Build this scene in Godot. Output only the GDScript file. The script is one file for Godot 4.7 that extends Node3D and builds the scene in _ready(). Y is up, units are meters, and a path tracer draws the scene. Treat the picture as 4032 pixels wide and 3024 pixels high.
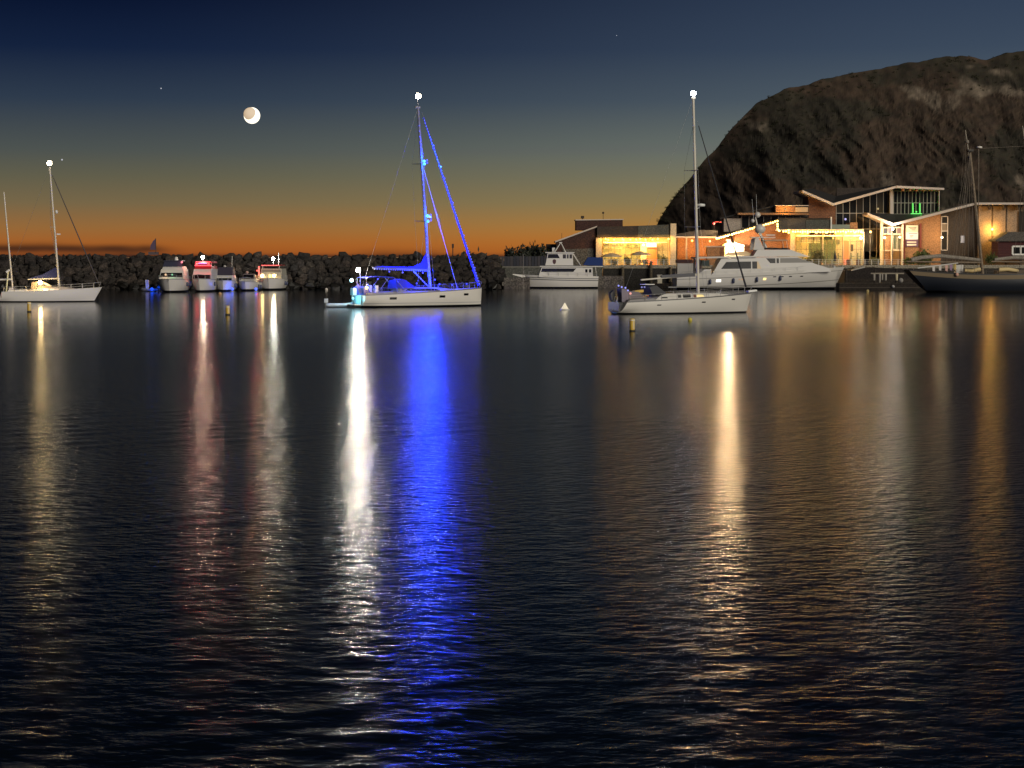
extends Node3D
# A harbour at dusk: yachts at anchor, a rubble breakwater, a lit waterfront under a headland.

const EYE := 5.7              # camera height above the water
const LENS := 8300.0          # focal length in pixels of a 4032 wide picture
const TILT := 0.0610          # camera looks down by this angle, radians
const SWELL := 0.007         # slope of each longer wave
const FLOOD := 210.0
const STERN := 90.0
const BLUES := 62.0
var names := {}
var mats := {}
var rng := RandomNumberGenerator.new()

# ---------------------------------------------------------------- placing
func at(px: float, py: float, z: float) -> Vector3:
	var v := (1512.0 - py) / LENS
	var dy := z * (v * cos(TILT) - sin(TILT)) / (cos(TILT) + v * sin(TILT))
	var depth := z * cos(TILT) - dy * sin(TILT)
	return Vector3((px - 2016.0) / LENS * depth, EYE + dy, -z)

func wx(px: float, z: float) -> float:
	return at(px, 1020.0, z).x

func hy(py: float, z: float) -> float:
	return at(2016.0, py, z).y

# ---------------------------------------------------------------- materials
func lin(r: float, g: float, b: float) -> Color:
	return Color(r, g, b).linear_to_srgb()

func mat(c: Color, rough := 0.6, metal := 0.0, noise := 0.0) -> StandardMaterial3D:
	var key := "%s %s %s %s" % [c, rough, metal, noise]
	if mats.has(key):
		return mats[key]
	var m := StandardMaterial3D.new()
	m.albedo_color = c
	m.roughness = rough
	m.metallic = metal
	m.cull_mode = BaseMaterial3D.CULL_DISABLED
	if noise > 0.0:
		m.albedo_texture = wear_texture(noise)
		m.uv1_triplanar = true
		m.uv1_world_triplanar = true
		m.uv1_scale = Vector3(0.5, 0.5, 0.5)
	mats[key] = m
	return m

func wear_texture(amount: float) -> Texture2D:
	var key := "wear%s" % amount
	if mats.has(key):
		return mats[key]
	var n := FastNoiseLite.new()
	n.seed = 11
	n.frequency = 0.02
	n.fractal_octaves = 5
	var img := n.get_seamless_image(256, 256)
	img.convert(Image.FORMAT_RGB8)
	for y in 256:
		for x in 256:
			var k := 1.0 - amount * (1.0 - img.get_pixel(x, y).r) * 1.3
			img.set_pixel(x, y, Color(k, k, k))
	img.generate_mipmaps()
	var t := ImageTexture.create_from_image(img)
	mats[key] = t
	return t

func glow(r: float, g: float, b: float, power := 1.0) -> StandardMaterial3D:
	var key := "glow %s %s %s %s" % [r, g, b, power]
	if mats.has(key):
		return mats[key]
	var m := StandardMaterial3D.new()
	m.albedo_color = Color(0.6, 0.6, 0.6)
	m.emission_enabled = true
	m.emission = lin(r, g, b)
	m.emission_energy_multiplier = power
	m.cull_mode = BaseMaterial3D.CULL_DISABLED
	mats[key] = m
	return m

func pane(alpha := 0.16) -> StandardMaterial3D:
	var key := "pane%s" % alpha
	if mats.has(key):
		return mats[key]
	var m := StandardMaterial3D.new()
	m.albedo_color = Color(0.5, 0.6, 0.5, alpha)
	m.transparency = BaseMaterial3D.TRANSPARENCY_ALPHA
	m.roughness = 0.04
	m.cull_mode = BaseMaterial3D.CULL_DISABLED
	mats[key] = m
	return m

# ---------------------------------------------------------------- nodes
func numbered(called: String) -> String:
	names[called] = names.get(called, -1) + 1
	return called if names[called] == 0 else "%s_%03d" % [called, names[called]]

func tag(o: Node3D, label: String, category: String, group := "") -> void:
	o.set_meta("label", label)
	o.set_meta("category", category)
	if group != "":
		o.set_meta("group", group)

func thing(called: String, label: String, category: String, where := Vector3.ZERO, turn := 0.0, group := "") -> Node3D:
	var o := Node3D.new()
	o.name = numbered(called)
	add_child(o)
	o.position = where
	o.rotation.y = turn
	tag(o, label, category, group)
	return o

func begin() -> SurfaceTool:
	var st := SurfaceTool.new()
	st.begin(Mesh.PRIMITIVE_TRIANGLES)
	return st

func bake(st: SurfaceTool) -> ArrayMesh:
	st.generate_normals()
	return st.commit()

func obj(called: String, st: SurfaceTool, m: Material, parent: Node3D = null) -> MeshInstance3D:
	return put(called, bake(st), m, parent)

func put(called: String, mesh: Mesh, m: Material, parent: Node3D = null) -> MeshInstance3D:
	var o := MeshInstance3D.new()
	o.mesh = mesh
	if m != null:
		o.material_override = m
	if parent == null:
		o.name = numbered(called)
		add_child(o)
	else:
		o.name = called
		parent.add_child(o, true)
	return o

# a part whose mesh was built in world coordinates
func wobj(called: String, st: SurfaceTool, m: Material, parent: Node3D) -> MeshInstance3D:
	var o := obj(called, st, m, parent)
	if parent.get_parent() == self:
		o.position = -parent.position
	return o

func copy(o: Node3D, where: Vector3, turn: float, label: String, size := 1.0) -> Node3D:
	var c: Node3D = o.duplicate()
	c.name = numbered(String(o.name).rstrip("0123456789").rstrip("_"))
	add_child(c)
	c.position = where
	c.rotation.y = turn
	c.scale = Vector3.ONE * size
	c.set_meta("label", label)
	return c

func structure(o: Node3D) -> Node3D:
	o.set_meta("kind", "structure")
	return o

# ---------------------------------------------------------------- shapes
func quad(st: SurfaceTool, a: Vector3, b: Vector3, c: Vector3, d: Vector3) -> void:
	for p: Vector3 in [a, b, c, a, c, d]:
		st.add_vertex(p)

func tri(st: SurfaceTool, a: Vector3, b: Vector3, c: Vector3) -> void:
	st.add_vertex(a)
	st.add_vertex(b)
	st.add_vertex(c)

func bx(st: SurfaceTool, lo: Vector3, hi: Vector3) -> SurfaceTool:
	st.set_smooth_group(-1)
	var p := []
	for k in 8:
		p.append(Vector3(hi.x if k & 1 else lo.x, hi.y if k & 2 else lo.y, hi.z if k & 4 else lo.z))
	for f: Array in [[0, 1, 3, 2], [5, 4, 6, 7], [4, 0, 2, 6], [1, 5, 7, 3], [2, 3, 7, 6], [4, 5, 1, 0]]:
		quad(st, p[f[3]], p[f[2]], p[f[1]], p[f[0]])
	return st

# a box seen in the picture between two pixels, its front at depth z, running back by deep
func pbox(st: SurfaceTool, x0: float, y0: float, x1: float, y1: float, z: float, deep: float) -> SurfaceTool:
	var a := at(x0, y1, z)
	var b := at(x1, y0, z)
	return bx(st, Vector3(a.x, a.y, -z - deep), Vector3(b.x, b.y, -z))

func tube(st: SurfaceTool, pts: Array, r0: float, r1 := -1.0, n := 6) -> SurfaceTool:
	if r1 < 0.0:
		r1 = r0
	st.set_smooth_group(0)
	var rings := []
	for i in pts.size():
		var p: Vector3 = pts[i]
		var d: Vector3 = (pts[mini(i + 1, pts.size() - 1)] - pts[maxi(i - 1, 0)]).normalized()
		var side := d.cross(Vector3.UP if absf(d.y) < 0.9 else Vector3.RIGHT).normalized()
		var up := side.cross(d)
		var r := lerpf(r0, r1, float(i) / maxf(1.0, pts.size() - 1.0))
		var ring := []
		for k in n:
			var a := TAU * k / n
			ring.append(p + (side * cos(a) + up * sin(a)) * r)
		rings.append(ring)
	for i in rings.size() - 1:
		for k in n:
			quad(st, rings[i][k], rings[i][(k + 1) % n], rings[i + 1][(k + 1) % n], rings[i + 1][k])
	st.set_smooth_group(-1)
	for k in range(1, n - 1):
		tri(st, rings[0][0], rings[0][k + 1], rings[0][k])
		tri(st, rings[-1][0], rings[-1][k], rings[-1][k + 1])
	return st

func lathe(st: SurfaceTool, base: Vector3, prof: Array, n := 12, smooth := true) -> SurfaceTool:
	st.set_smooth_group(0 if smooth else -1)
	for i in prof.size() - 1:
		for k in n:
			var a := TAU * k / n
			var b := TAU * (k + 1) / n
			var p: Vector2 = prof[i]
			var q: Vector2 = prof[i + 1]
			quad(st, base + Vector3(p.x * cos(a), p.y, p.x * sin(a)), base + Vector3(p.x * cos(b), p.y, p.x * sin(b)), base + Vector3(q.x * cos(b), q.y, q.x * sin(b)), base + Vector3(q.x * cos(a), q.y, q.x * sin(a)))
	return st

func ball(st: SurfaceTool, c: Vector3, r: float, n := 10, tall := 1.0) -> SurfaceTool:
	var prof := []
	for i in n / 2 + 1:
		var a := PI * i / (n / 2) - PI / 2
		prof.append(Vector2(cos(a) * r, sin(a) * r * tall))
	return lathe(st, c, prof, n)

# a side outline (x, y) with thickness across z; the half width goes from wb at its foot to wt at its top
func prism(st: SurfaceTool, outline: Array, wb: float, wt := -1.0, z0 := 0.0, one_side := 0) -> SurfaceTool:
	if wt < 0.0:
		wt = wb
	st.set_smooth_group(-1)
	var lo := INF
	var hi := -INF
	for p: Vector2 in outline:
		lo = minf(lo, p.y)
		hi = maxf(hi, p.y)
	var near := []
	var far := []
	for p: Vector2 in outline:
		var w := lerpf(wb, wt, (p.y - lo) / maxf(hi - lo, 0.001))
		near.append(Vector3(p.x, p.y, z0 + w))
		far.append(Vector3(p.x, p.y, z0 - w))
	var idx := Geometry2D.triangulate_polygon(PackedVector2Array(outline))
	for k in range(0, idx.size(), 3):
		tri(st, near[idx[k]], near[idx[k + 1]], near[idx[k + 2]])
		tri(st, far[idx[k]], far[idx[k + 2]], far[idx[k + 1]])
	for k in outline.size():
		var j := (k + 1) % outline.size()
		quad(st, near[k], near[j], far[j], far[k])
	return st

# a plate in the side of such a prism: outline between two heights, set proud by 15 mm, on the side given (+1 or -1)
func plate(st: SurfaceTool, outline: Array, yb: float, wb: float, yt: float, wt: float, side: int, proud := 0.015) -> SurfaceTool:
	st.set_smooth_group(-1)
	var out := []
	var inn := []
	for p: Vector2 in outline:
		var w := lerpf(wb, wt, (p.y - yb) / (yt - yb))
		out.append(Vector3(p.x, p.y, side * (w + proud)))
		inn.append(Vector3(p.x, p.y, side * (w - 0.05)))
	var idx := Geometry2D.triangulate_polygon(PackedVector2Array(outline))
	for k in range(0, idx.size(), 3):
		tri(st, out[idx[k]], out[idx[k + 1]], out[idx[k + 2]])
	for k in outline.size():
		var j := (k + 1) % outline.size()
		quad(st, out[k], out[j], inn[j], inn[k])
	return st

func rect(x0: float, y0: float, x1: float, y1: float) -> Array:
	return [Vector2(x0, y0), Vector2(x1, y0), Vector2(x1, y1), Vector2(x0, y1)]

# a lamp: a glowing globe and the light inside it
func lamp(called: String, where: Vector3, r: float, c: Vector3, energy: float, shine: float, parent: Node3D) -> MeshInstance3D:
	var o := obj(called, ball(begin(), Vector3.ZERO, r, 10), glow(c.x, c.y, c.z, shine), parent)
	o.position = where
	if o.is_inside_tree():
		o.global_basis = Basis()
	if energy > 0.0:
		light(where, r, c, energy, o, Vector3.ZERO)
	return o

# the same for a lamp placed in world coordinates on a thing
func wlamp(called: String, where: Vector3, r: float, c: Vector3, energy: float, shine: float, parent: Node3D) -> MeshInstance3D:
	return lamp(called, where - parent.position, r, c, energy, shine, parent)

func light(_where: Vector3, r: float, c: Vector3, energy: float, parent: Node3D, local: Vector3) -> OmniLight3D:
	var l := OmniLight3D.new()
	l.name = "light"
	l.light_color = lin(c.x, c.y, c.z)
	l.light_energy = energy
	l.light_size = r * 0.9
	l.omni_range = 500.0
	l.omni_attenuation = 2.0
	l.shadow_enabled = true
	parent.add_child(l, true)
	l.position = local
	return l

# ---------------------------------------------------------------- hulls
# x runs to the bow, y up from the waterline; t goes from stern (0) to bow (1)
func sheer(h: Dictionary, t: float) -> float:
	return lerpf(h.s0, h.s1, t) - h.get("dip", 0.0) * 4.0 * t * (1.0 - t)

func hull_at(h: Dictionary, t: float, y: float, side: float, off := 0.0) -> Vector3:
	var s := sheer(h, t)
	var k: float = lerpf(h.get("ks", 0.0), -0.55, smoothstep(0.0, 0.22, t)) if t < 0.5 else -0.55
	var x: float = lerpf(h.xs + h.get("tr", 0.0) * y, h.xb + h.get("br", 0.0) * y, t)
	var tm: float = h.get("tm", 0.42)
	var b: float = h.beam
	if t < tm:
		b *= lerpf(h.get("ws", 0.8), 1.0, sin(t / tm * PI / 2))
	else:
		b *= pow(maxf(0.0, cos((t - tm) / (1.0 - tm) * PI / 2)), h.get("pb", 0.75))
	var u := clampf((y - k) / (s - k), 0.0, 1.0)
	var m := lerpf(0.36, h.get("flare", 0.6), smoothstep(0.45, 1.0, t))
	var z := b * pow(1.0 - pow(1.0 - u, 2.6), m) + off
	return Vector3(x, y, side * z)

func hull_band(h: Dictionary, lo: Callable, hi: Callable, off := 0.0, nt := 30, ny := 5) -> SurfaceTool:
	var st := begin()
	st.set_smooth_group(0)
	for side: float in [1.0, -1.0]:
		for i in nt:
			var t0 := pow(float(i) / nt, 0.8)
			var t1 := pow(float(i + 1) / nt, 0.8)
			for j in ny:
				var p := []
				for q: Array in [[t0, j], [t1, j], [t1, j + 1], [t0, j + 1]]:
					var l: float = lo.call(q[0])
					var g: float = hi.call(q[0])
					p.append(hull_at(h, q[0], lerpf(l, g, float(q[1]) / ny), side, off))
				if side > 0.0:
					quad(st, p[0], p[3], p[2], p[1])
				else:
					quad(st, p[0], p[1], p[2], p[3])
	return st

func hull_end(h: Dictionary, lo: float) -> SurfaceTool:
	var st := begin()
	st.set_smooth_group(-1)
	var s := sheer(h, 0.0)
	for j in 6:
		var a := lerpf(lo, s, j / 6.0)
		var b := lerpf(lo, s, (j + 1) / 6.0)
		quad(st, hull_at(h, 0.0, a, -1), hull_at(h, 0.0, a, 1), hull_at(h, 0.0, b, 1), hull_at(h, 0.0, b, -1))
	return st

func hull_deck(h: Dictionary, drop := 0.03) -> SurfaceTool:
	var st := begin()
	st.set_smooth_group(0)
	for i in 30:
		var p := []
		for t: float in [i / 30.0, (i + 1) / 30.0]:
			var y := sheer(h, t) - drop
			var a := hull_at(h, t, y, 1, -0.01)
			p.append(a)
			p.append(Vector3(a.x, y + 0.06, 0))
			p.append(hull_at(h, t, y, -1, -0.01))
		quad(st, p[0], p[3], p[4], p[1])
		quad(st, p[1], p[4], p[5], p[2])
	return st

func add_hull(o: Node3D, h: Dictionary, paint: Material, boot: Material, deck: Material, rail: Material) -> MeshInstance3D:
	var top := func(t: float) -> float: return sheer(h, t)
	var wl: float = h.get("boot", 0.16)
	var hull := obj("hull", hull_band(h, func(_t: float) -> float: return wl, top), paint, o)
	obj("boot_stripe", hull_band(h, func(_t: float) -> float: return -0.5, func(_t: float) -> float: return wl, 0.0, 30, 3), boot, o)
	obj("transom", hull_end(h, h.get("ks", 0.0) + 0.02), paint, o)
	obj("deck", hull_deck(h), deck, o)
	obj("toe_rail", hull_band(h, func(t: float) -> float: return sheer(h, t) - 0.05, func(t: float) -> float: return sheer(h, t) + 0.06, 0.02, 30, 1), rail, o)
	return hull

# windows in the topsides: [t0, t1, y0, y1]
func hull_window(h: Dictionary, w: Array, side: int) -> SurfaceTool:
	var st := begin()
	st.set_smooth_group(-1)
	for k in 4:
		var a := lerpf(w[0], w[1], k / 4.0)
		var b := lerpf(w[0], w[1], (k + 1) / 4.0)
		quad(st, hull_at(h, a, w[2], side, 0.02), hull_at(h, b, w[2], side, 0.02), hull_at(h, b, w[3], side, 0.02), hull_at(h, a, w[3], side, 0.02))
	return st

# stanchions, lifelines, pulpit and pushpit round a yacht's deck
func add_rails(o: Node3D, h: Dictionary, m: Material, n := 9) -> void:
	for side: float in [1.0, -1.0]:
		var top := []
		var mid := []
		for k in n:
			var t := 0.02 + 0.9 * k / (n - 1.0)
			var a := hull_at(h, t, sheer(h, t), side, -0.08)
			obj("stanchion", tube(begin(), [a, a + Vector3(0, 0.65, 0)], 0.03, 0.025, 5), m, o)
			top.append(a + Vector3(0, 0.63, 0))
			mid.append(a + Vector3(0, 0.34, 0))
		obj("lifeline", tube(tube(begin(), top, 0.014, 0.014, 4), mid, 0.012, 0.012, 4), m, o)
	var b1 := hull_at(h, 0.92, sheer(h, 0.92), 1, -0.08)
	var b2 := hull_at(h, 0.92, sheer(h, 0.92), -1, -0.08)
	var tip := hull_at(h, 1.0, sheer(h, 1.0), 1)
	obj("pulpit", tube(begin(), [b1 + Vector3(0, 0.64, 0), tip + Vector3(-0.1, 0.68, 0.25), tip + Vector3(-0.1, 0.68, -0.25), b2 + Vector3(0, 0.64, 0)], 0.03), m, o)
	obj("pulpit_leg", tube(begin(), [tip + Vector3(-0.1, 0.68, 0.25), tip + Vector3(-0.35, 0, 0.1)], 0.025), m, o)

# mast with spreaders, shrouds, stays: foot and top in the yacht's own axes
func add_rig(o: Node3D, h: Dictionary, r: Dictionary) -> void:
	var foot: Vector3 = r.foot
	var top: Vector3 = r.top
	obj("mast", tube(begin(), [foot, foot.lerp(top, 0.5), top], r.get("r", 0.13), r.get("r", 0.13) * 0.75, 10), r.metal, o)
	var ends := [[], []]
	for f: float in r.spreaders:
		var c := foot.lerp(top, f)
		for k in 2:
			var s := 1.0 if k == 0 else -1.0
			var e := c + Vector3(-0.45, 0.06, s * r.get("span", 1.35) * (1.15 - 0.45 * f))
			obj("spreader", tube(begin(), [c, e], 0.05, 0.03, 5), r.metal, o)
			ends[k].append(e)
	for k in 2:
		var t: float = (foot.x - h.xs) / (h.xb - h.xs) - 0.03
		var chain := hull_at(h, t, sheer(h, t), 1.0 if k == 0 else -1.0, -0.12)
		var line := [chain]
		line.append_array(ends[k])
		line.append(foot.lerp(top, r.get("hounds", 0.97)))
		obj("shroud", tube(begin(), line, 0.012, 0.012, 4), r.wire, o)
		obj("lower_shroud", tube(begin(), [chain + Vector3(-0.4, 0, 0), foot.lerp(top, r.spreaders[0])], 0.012, 0.012, 4), r.wire, o)
	obj("backstay", tube(begin(), [top, hull_at(h, 0.01, sheer(h, 0.0), 1) * Vector3(1, 1, 0)], 0.01, 0.01, 4), r.wire, o)
	if r.has("boom"):
		obj("boom", tube(begin(), r.boom, 0.1, 0.085, 8), r.metal, o)
	if r.has("jib"):
		var a: Vector3 = r.jib[0]
		var b: Vector3 = r.jib[1]
		obj("furled_jib", tube(begin(), [a, a.lerp(b, 0.12), a.lerp(b, 0.5), b], r.get("jib_r", 0.1), 0.045, 8), r.jib_mat, o)
		obj("forestay", tube(begin(), [b, b + (b - a).normalized() * 0.5], 0.014, 0.014, 4), r.wire, o)

# a lamp that throws its light one way, out over the harbour
func spot(called: String, where: Vector3, r: float, c: Vector3, energy: float, shine: float, parent: Node3D, half := 78.0, aim := Vector3(-0.12, PI, 0)) -> void:
	var o := lamp(called, where, r, c, 0.0, shine, parent)
	var l := SpotLight3D.new()
	l.name = "light"
	l.light_color = lin(c.x, c.y, c.z)
	l.light_energy = energy
	l.light_size = r * 0.9
	l.spot_range = 500.0
	l.spot_attenuation = 2.0
	l.spot_angle = half
	l.spot_angle_attenuation = 0.3
	l.shadow_enabled = true
	o.add_child(l, true)
	l.global_rotation = aim

# a big bare bulb: its own glow lights what is round it
func big_lamp(called: String, where: Vector3, r: float, c: Vector3, energy: float, parent: Node3D) -> void:
	var o := obj(called, ball(begin(), Vector3.ZERO, r, 12), glow(c.x, c.y, c.z, energy / (r * r)), parent)
	o.position = where
	light(where, r, c, energy, o, Vector3.ZERO)

# a wall washer under an eave: it shines back and down on the front behind it
func washer(called: String, where: Vector3, r: float, c: Vector3, energy: float, shine: float, parent: Node3D) -> void:
	spot(called, where - parent.position, r, c, energy, shine, parent, 72.0, Vector3(-0.75, 0, 0))

# ================================================================ the scene
func _ready() -> void:
	rng.seed = 20240611
	# camera
	var cam := Camera3D.new()
	cam.name = "camera"
	cam.position = Vector3(0, EYE, 0)
	cam.rotation.x = -TILT
	cam.fov = rad_to_deg(2.0 * atan(1512.0 / LENS))
	cam.far = 9000.0
	cam.near = 0.5
	add_child(cam)
	cam.current = true
	# sky
	var env := Environment.new()
	env.tonemap_mode = Environment.TONE_MAPPER_LINEAR
	env.tonemap_exposure = 1.0
	env.background_mode = Environment.BG_SKY
	env.background_energy_multiplier = 1.0
	env.sky_rotation = Vector3(0, PI, 0)
	env.sky = Sky.new()
	env.sky.sky_material = dusk_sky()
	env.sdfgi_enabled = true
	env.ssao_enabled = true
	env.ssil_enabled = true
	var we := WorldEnvironment.new()
	we.environment = env
	add_child(we)
	# fill added behind the camera, standing in for dusk sky and unseen shore lamps
	var shore_fill := DirectionalLight3D.new()
	shore_fill.name = "shore_fill_light"
	shore_fill.light_color = Color(1.0, 0.965, 0.9)
	shore_fill.light_energy = 0.68
	shore_fill.light_angular_distance = 30.0
	shore_fill.shadow_enabled = true
	shore_fill.rotation_degrees = Vector3(-17, 32, 0)
	add_child(shore_fill)
	make_water()
	make_land()
	make_breakwater()
	make_headland()
	make_waterfront()
	make_blue_yacht()
	make_grey_yacht()
	make_ketch()
	make_trawler()
	make_motor_yacht()
	make_cruisers()
	make_schooner()
	make_small_things()
	make_moon()

# twilight colours, by height in degrees
func dusk_sky() -> PanoramaSkyMaterial:
	var tables := [
		[[0.0, 152, 80, 34], [0.27, 164, 93, 38], [0.72, 150, 104, 56], [1.4, 118, 102, 72], [2.1, 97, 94, 75], [2.8, 77, 83, 80], [4.15, 46, 59, 76], [5.5, 20, 34, 61], [6.85, 9, 20, 46], [11, 5, 12, 32], [20, 4, 9, 23], [90, 2, 5, 14]],
		[[0.0, 182, 104, 38], [0.5, 188, 126, 54], [0.92, 172, 134, 72], [1.4, 150, 133, 88], [2.1, 130, 127, 103], [2.8, 113, 120, 111], [4.15, 80, 92, 101], [5.5, 60, 74, 92], [6.85, 50, 64, 85], [11, 18, 29, 52], [20, 7, 14, 32], [90, 2, 5, 14]],
		[[0.0, 46, 44, 52], [2.0, 42, 44, 58], [6.0, 24, 30, 50], [12, 12, 20, 40], [25, 6, 11, 28], [90, 2, 5, 14]]]
	var wide := 256
	var tall := 2048
	var img := Image.create(wide, tall, false, Image.FORMAT_RGBF)
	for y in tall:
		var up := 90.0 - (y + 0.5) / tall * 180.0
		var c := [Vector3.ZERO, Vector3.ZERO, Vector3.ZERO]
		for k in 3:
			var t: Array = tables[k]
			var e := maxf(up, 0.0)
			for j in t.size() - 1:
				if e <= t[j + 1][0]:
					var f: float = clampf((e - t[j][0]) / (t[j + 1][0] - t[j][0]), 0, 1)
					var a := Color8(t[j][1], t[j][2], t[j][3]).srgb_to_linear()
					var b := Color8(t[j + 1][1], t[j + 1][2], t[j + 1][3]).srgb_to_linear()
					c[k] = Vector3(lerpf(a.r, b.r, f), lerpf(a.g, b.g, f), lerpf(a.b, b.b, f))
					break
		if up < -0.2:
			c[0] = Vector3(0.006, 0.008, 0.012)
			c[1] = c[0]
			c[2] = c[0]
		for x in wide:
			var az := absf((x + 0.5) / wide * 360.0 - 180.0 - 18.0)
			var v: Vector3 = c[1].lerp(c[0], smoothstep(2.0, 30.0, az)).lerp(c[2], smoothstep(35.0, 150.0, az))
			img.set_pixel(x, y, Color(v.x, v.y, v.z))
	img.resize(2048, 2048, Image.INTERPOLATE_CUBIC)
	# thin bars of cloud low over the sea
	var n := FastNoiseLite.new()
	n.seed = 5
	n.frequency = 0.05
	n.fractal_octaves = 4
	for y in range(990, 1024):
		var up := 90.0 - (y + 0.5) / 2048.0 * 180.0
		for x in 2048:
			var az := (x + 0.5) / 2048.0 * 360.0 - 180.0
			var g := n.get_noise_2d(az * 9.0, up * 160.0)
			var mid := 0.14 + 0.012 * (-az - 10.0) + 0.05 * n.get_noise_1d(az * 12.0)
			var d := exp(-pow((up - mid) / 0.085, 2.0)) * (smoothstep(-8.6, -10.5, az) * smoothstep(-40.0, -22.0, az) + 0.25 * smoothstep(-4.6, -3.4, az) * smoothstep(-1.2, -2.6, az))
			var k := clampf(d * (1.5 + 1.3 * g), 0.0, 0.88)
			if k > 0.01:
				img.set_pixel(x, y, img.get_pixel(x, y).lerp(Color(0.03, 0.014, 0.01), k))
	var m := PanoramaSkyMaterial.new()
	m.panorama = ImageTexture.create_from_image(img)
	return m

# ---------------------------------------------------------------- water
func ripple_map() -> ImageTexture:
	var n := FastNoiseLite.new()
	n.noise_type = FastNoiseLite.TYPE_SIMPLEX_SMOOTH
	n.seed = 3
	n.frequency = 0.019
	n.fractal_octaves = 4
	n.fractal_gain = 0.52
	n.fractal_lacunarity = 2.0
	var s := 1024
	var edge := 128
	var big := s + edge
	var hgt := PackedFloat32Array()
	hgt.resize(big * big)
	for y in big:
		for x in big:
			hgt[y * big + x] = n.get_noise_2d(x * 0.72, y)
	var out := PackedFloat32Array()
	out.resize(s * s)
	for y in s:
		for x in s:
			var v := hgt[y * big + x]
			if x < edge:
				v = lerpf(hgt[y * big + x + s], v, x / float(edge))
			if y < edge:
				var w := hgt[(y + s) * big + x]
				if x < edge:
					w = lerpf(hgt[(y + s) * big + x + s], w, x / float(edge))
				v = lerpf(w, v, y / float(edge))
			out[y * s + x] = v
	var sum := 0.0
	for y in range(0, s, 8):
		for x in range(0, s - 1, 8):
			var d := out[(y + 1) * s + x] - out[y * s + x]
			sum += d * d
	var k := 1.0 / sqrt(sum / (s * s / 64.0))       # slope of one for the rms along z
	var bytes := PackedByteArray()
	bytes.resize(s * s * 3)
	for y in s:
		for x in s:
			var dx := (out[y * s + (x + 1) % s] - out[y * s + x]) * k
			var dy := (out[((y + 1) % s) * s + x] - out[y * s + x]) * k
			var i := (y * s + x) * 3
			bytes[i] = int(clampf(127.5 - 127.5 * dx * 0.28, 0, 255))
			bytes[i + 1] = int(clampf(127.5 - 127.5 * dy * 0.28, 0, 255))
			bytes[i + 2] = 255
	var img := Image.create_from_data(s, s, false, Image.FORMAT_RGB8, bytes)
	img.generate_mipmaps()
	return ImageTexture.create_from_image(img)

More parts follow.
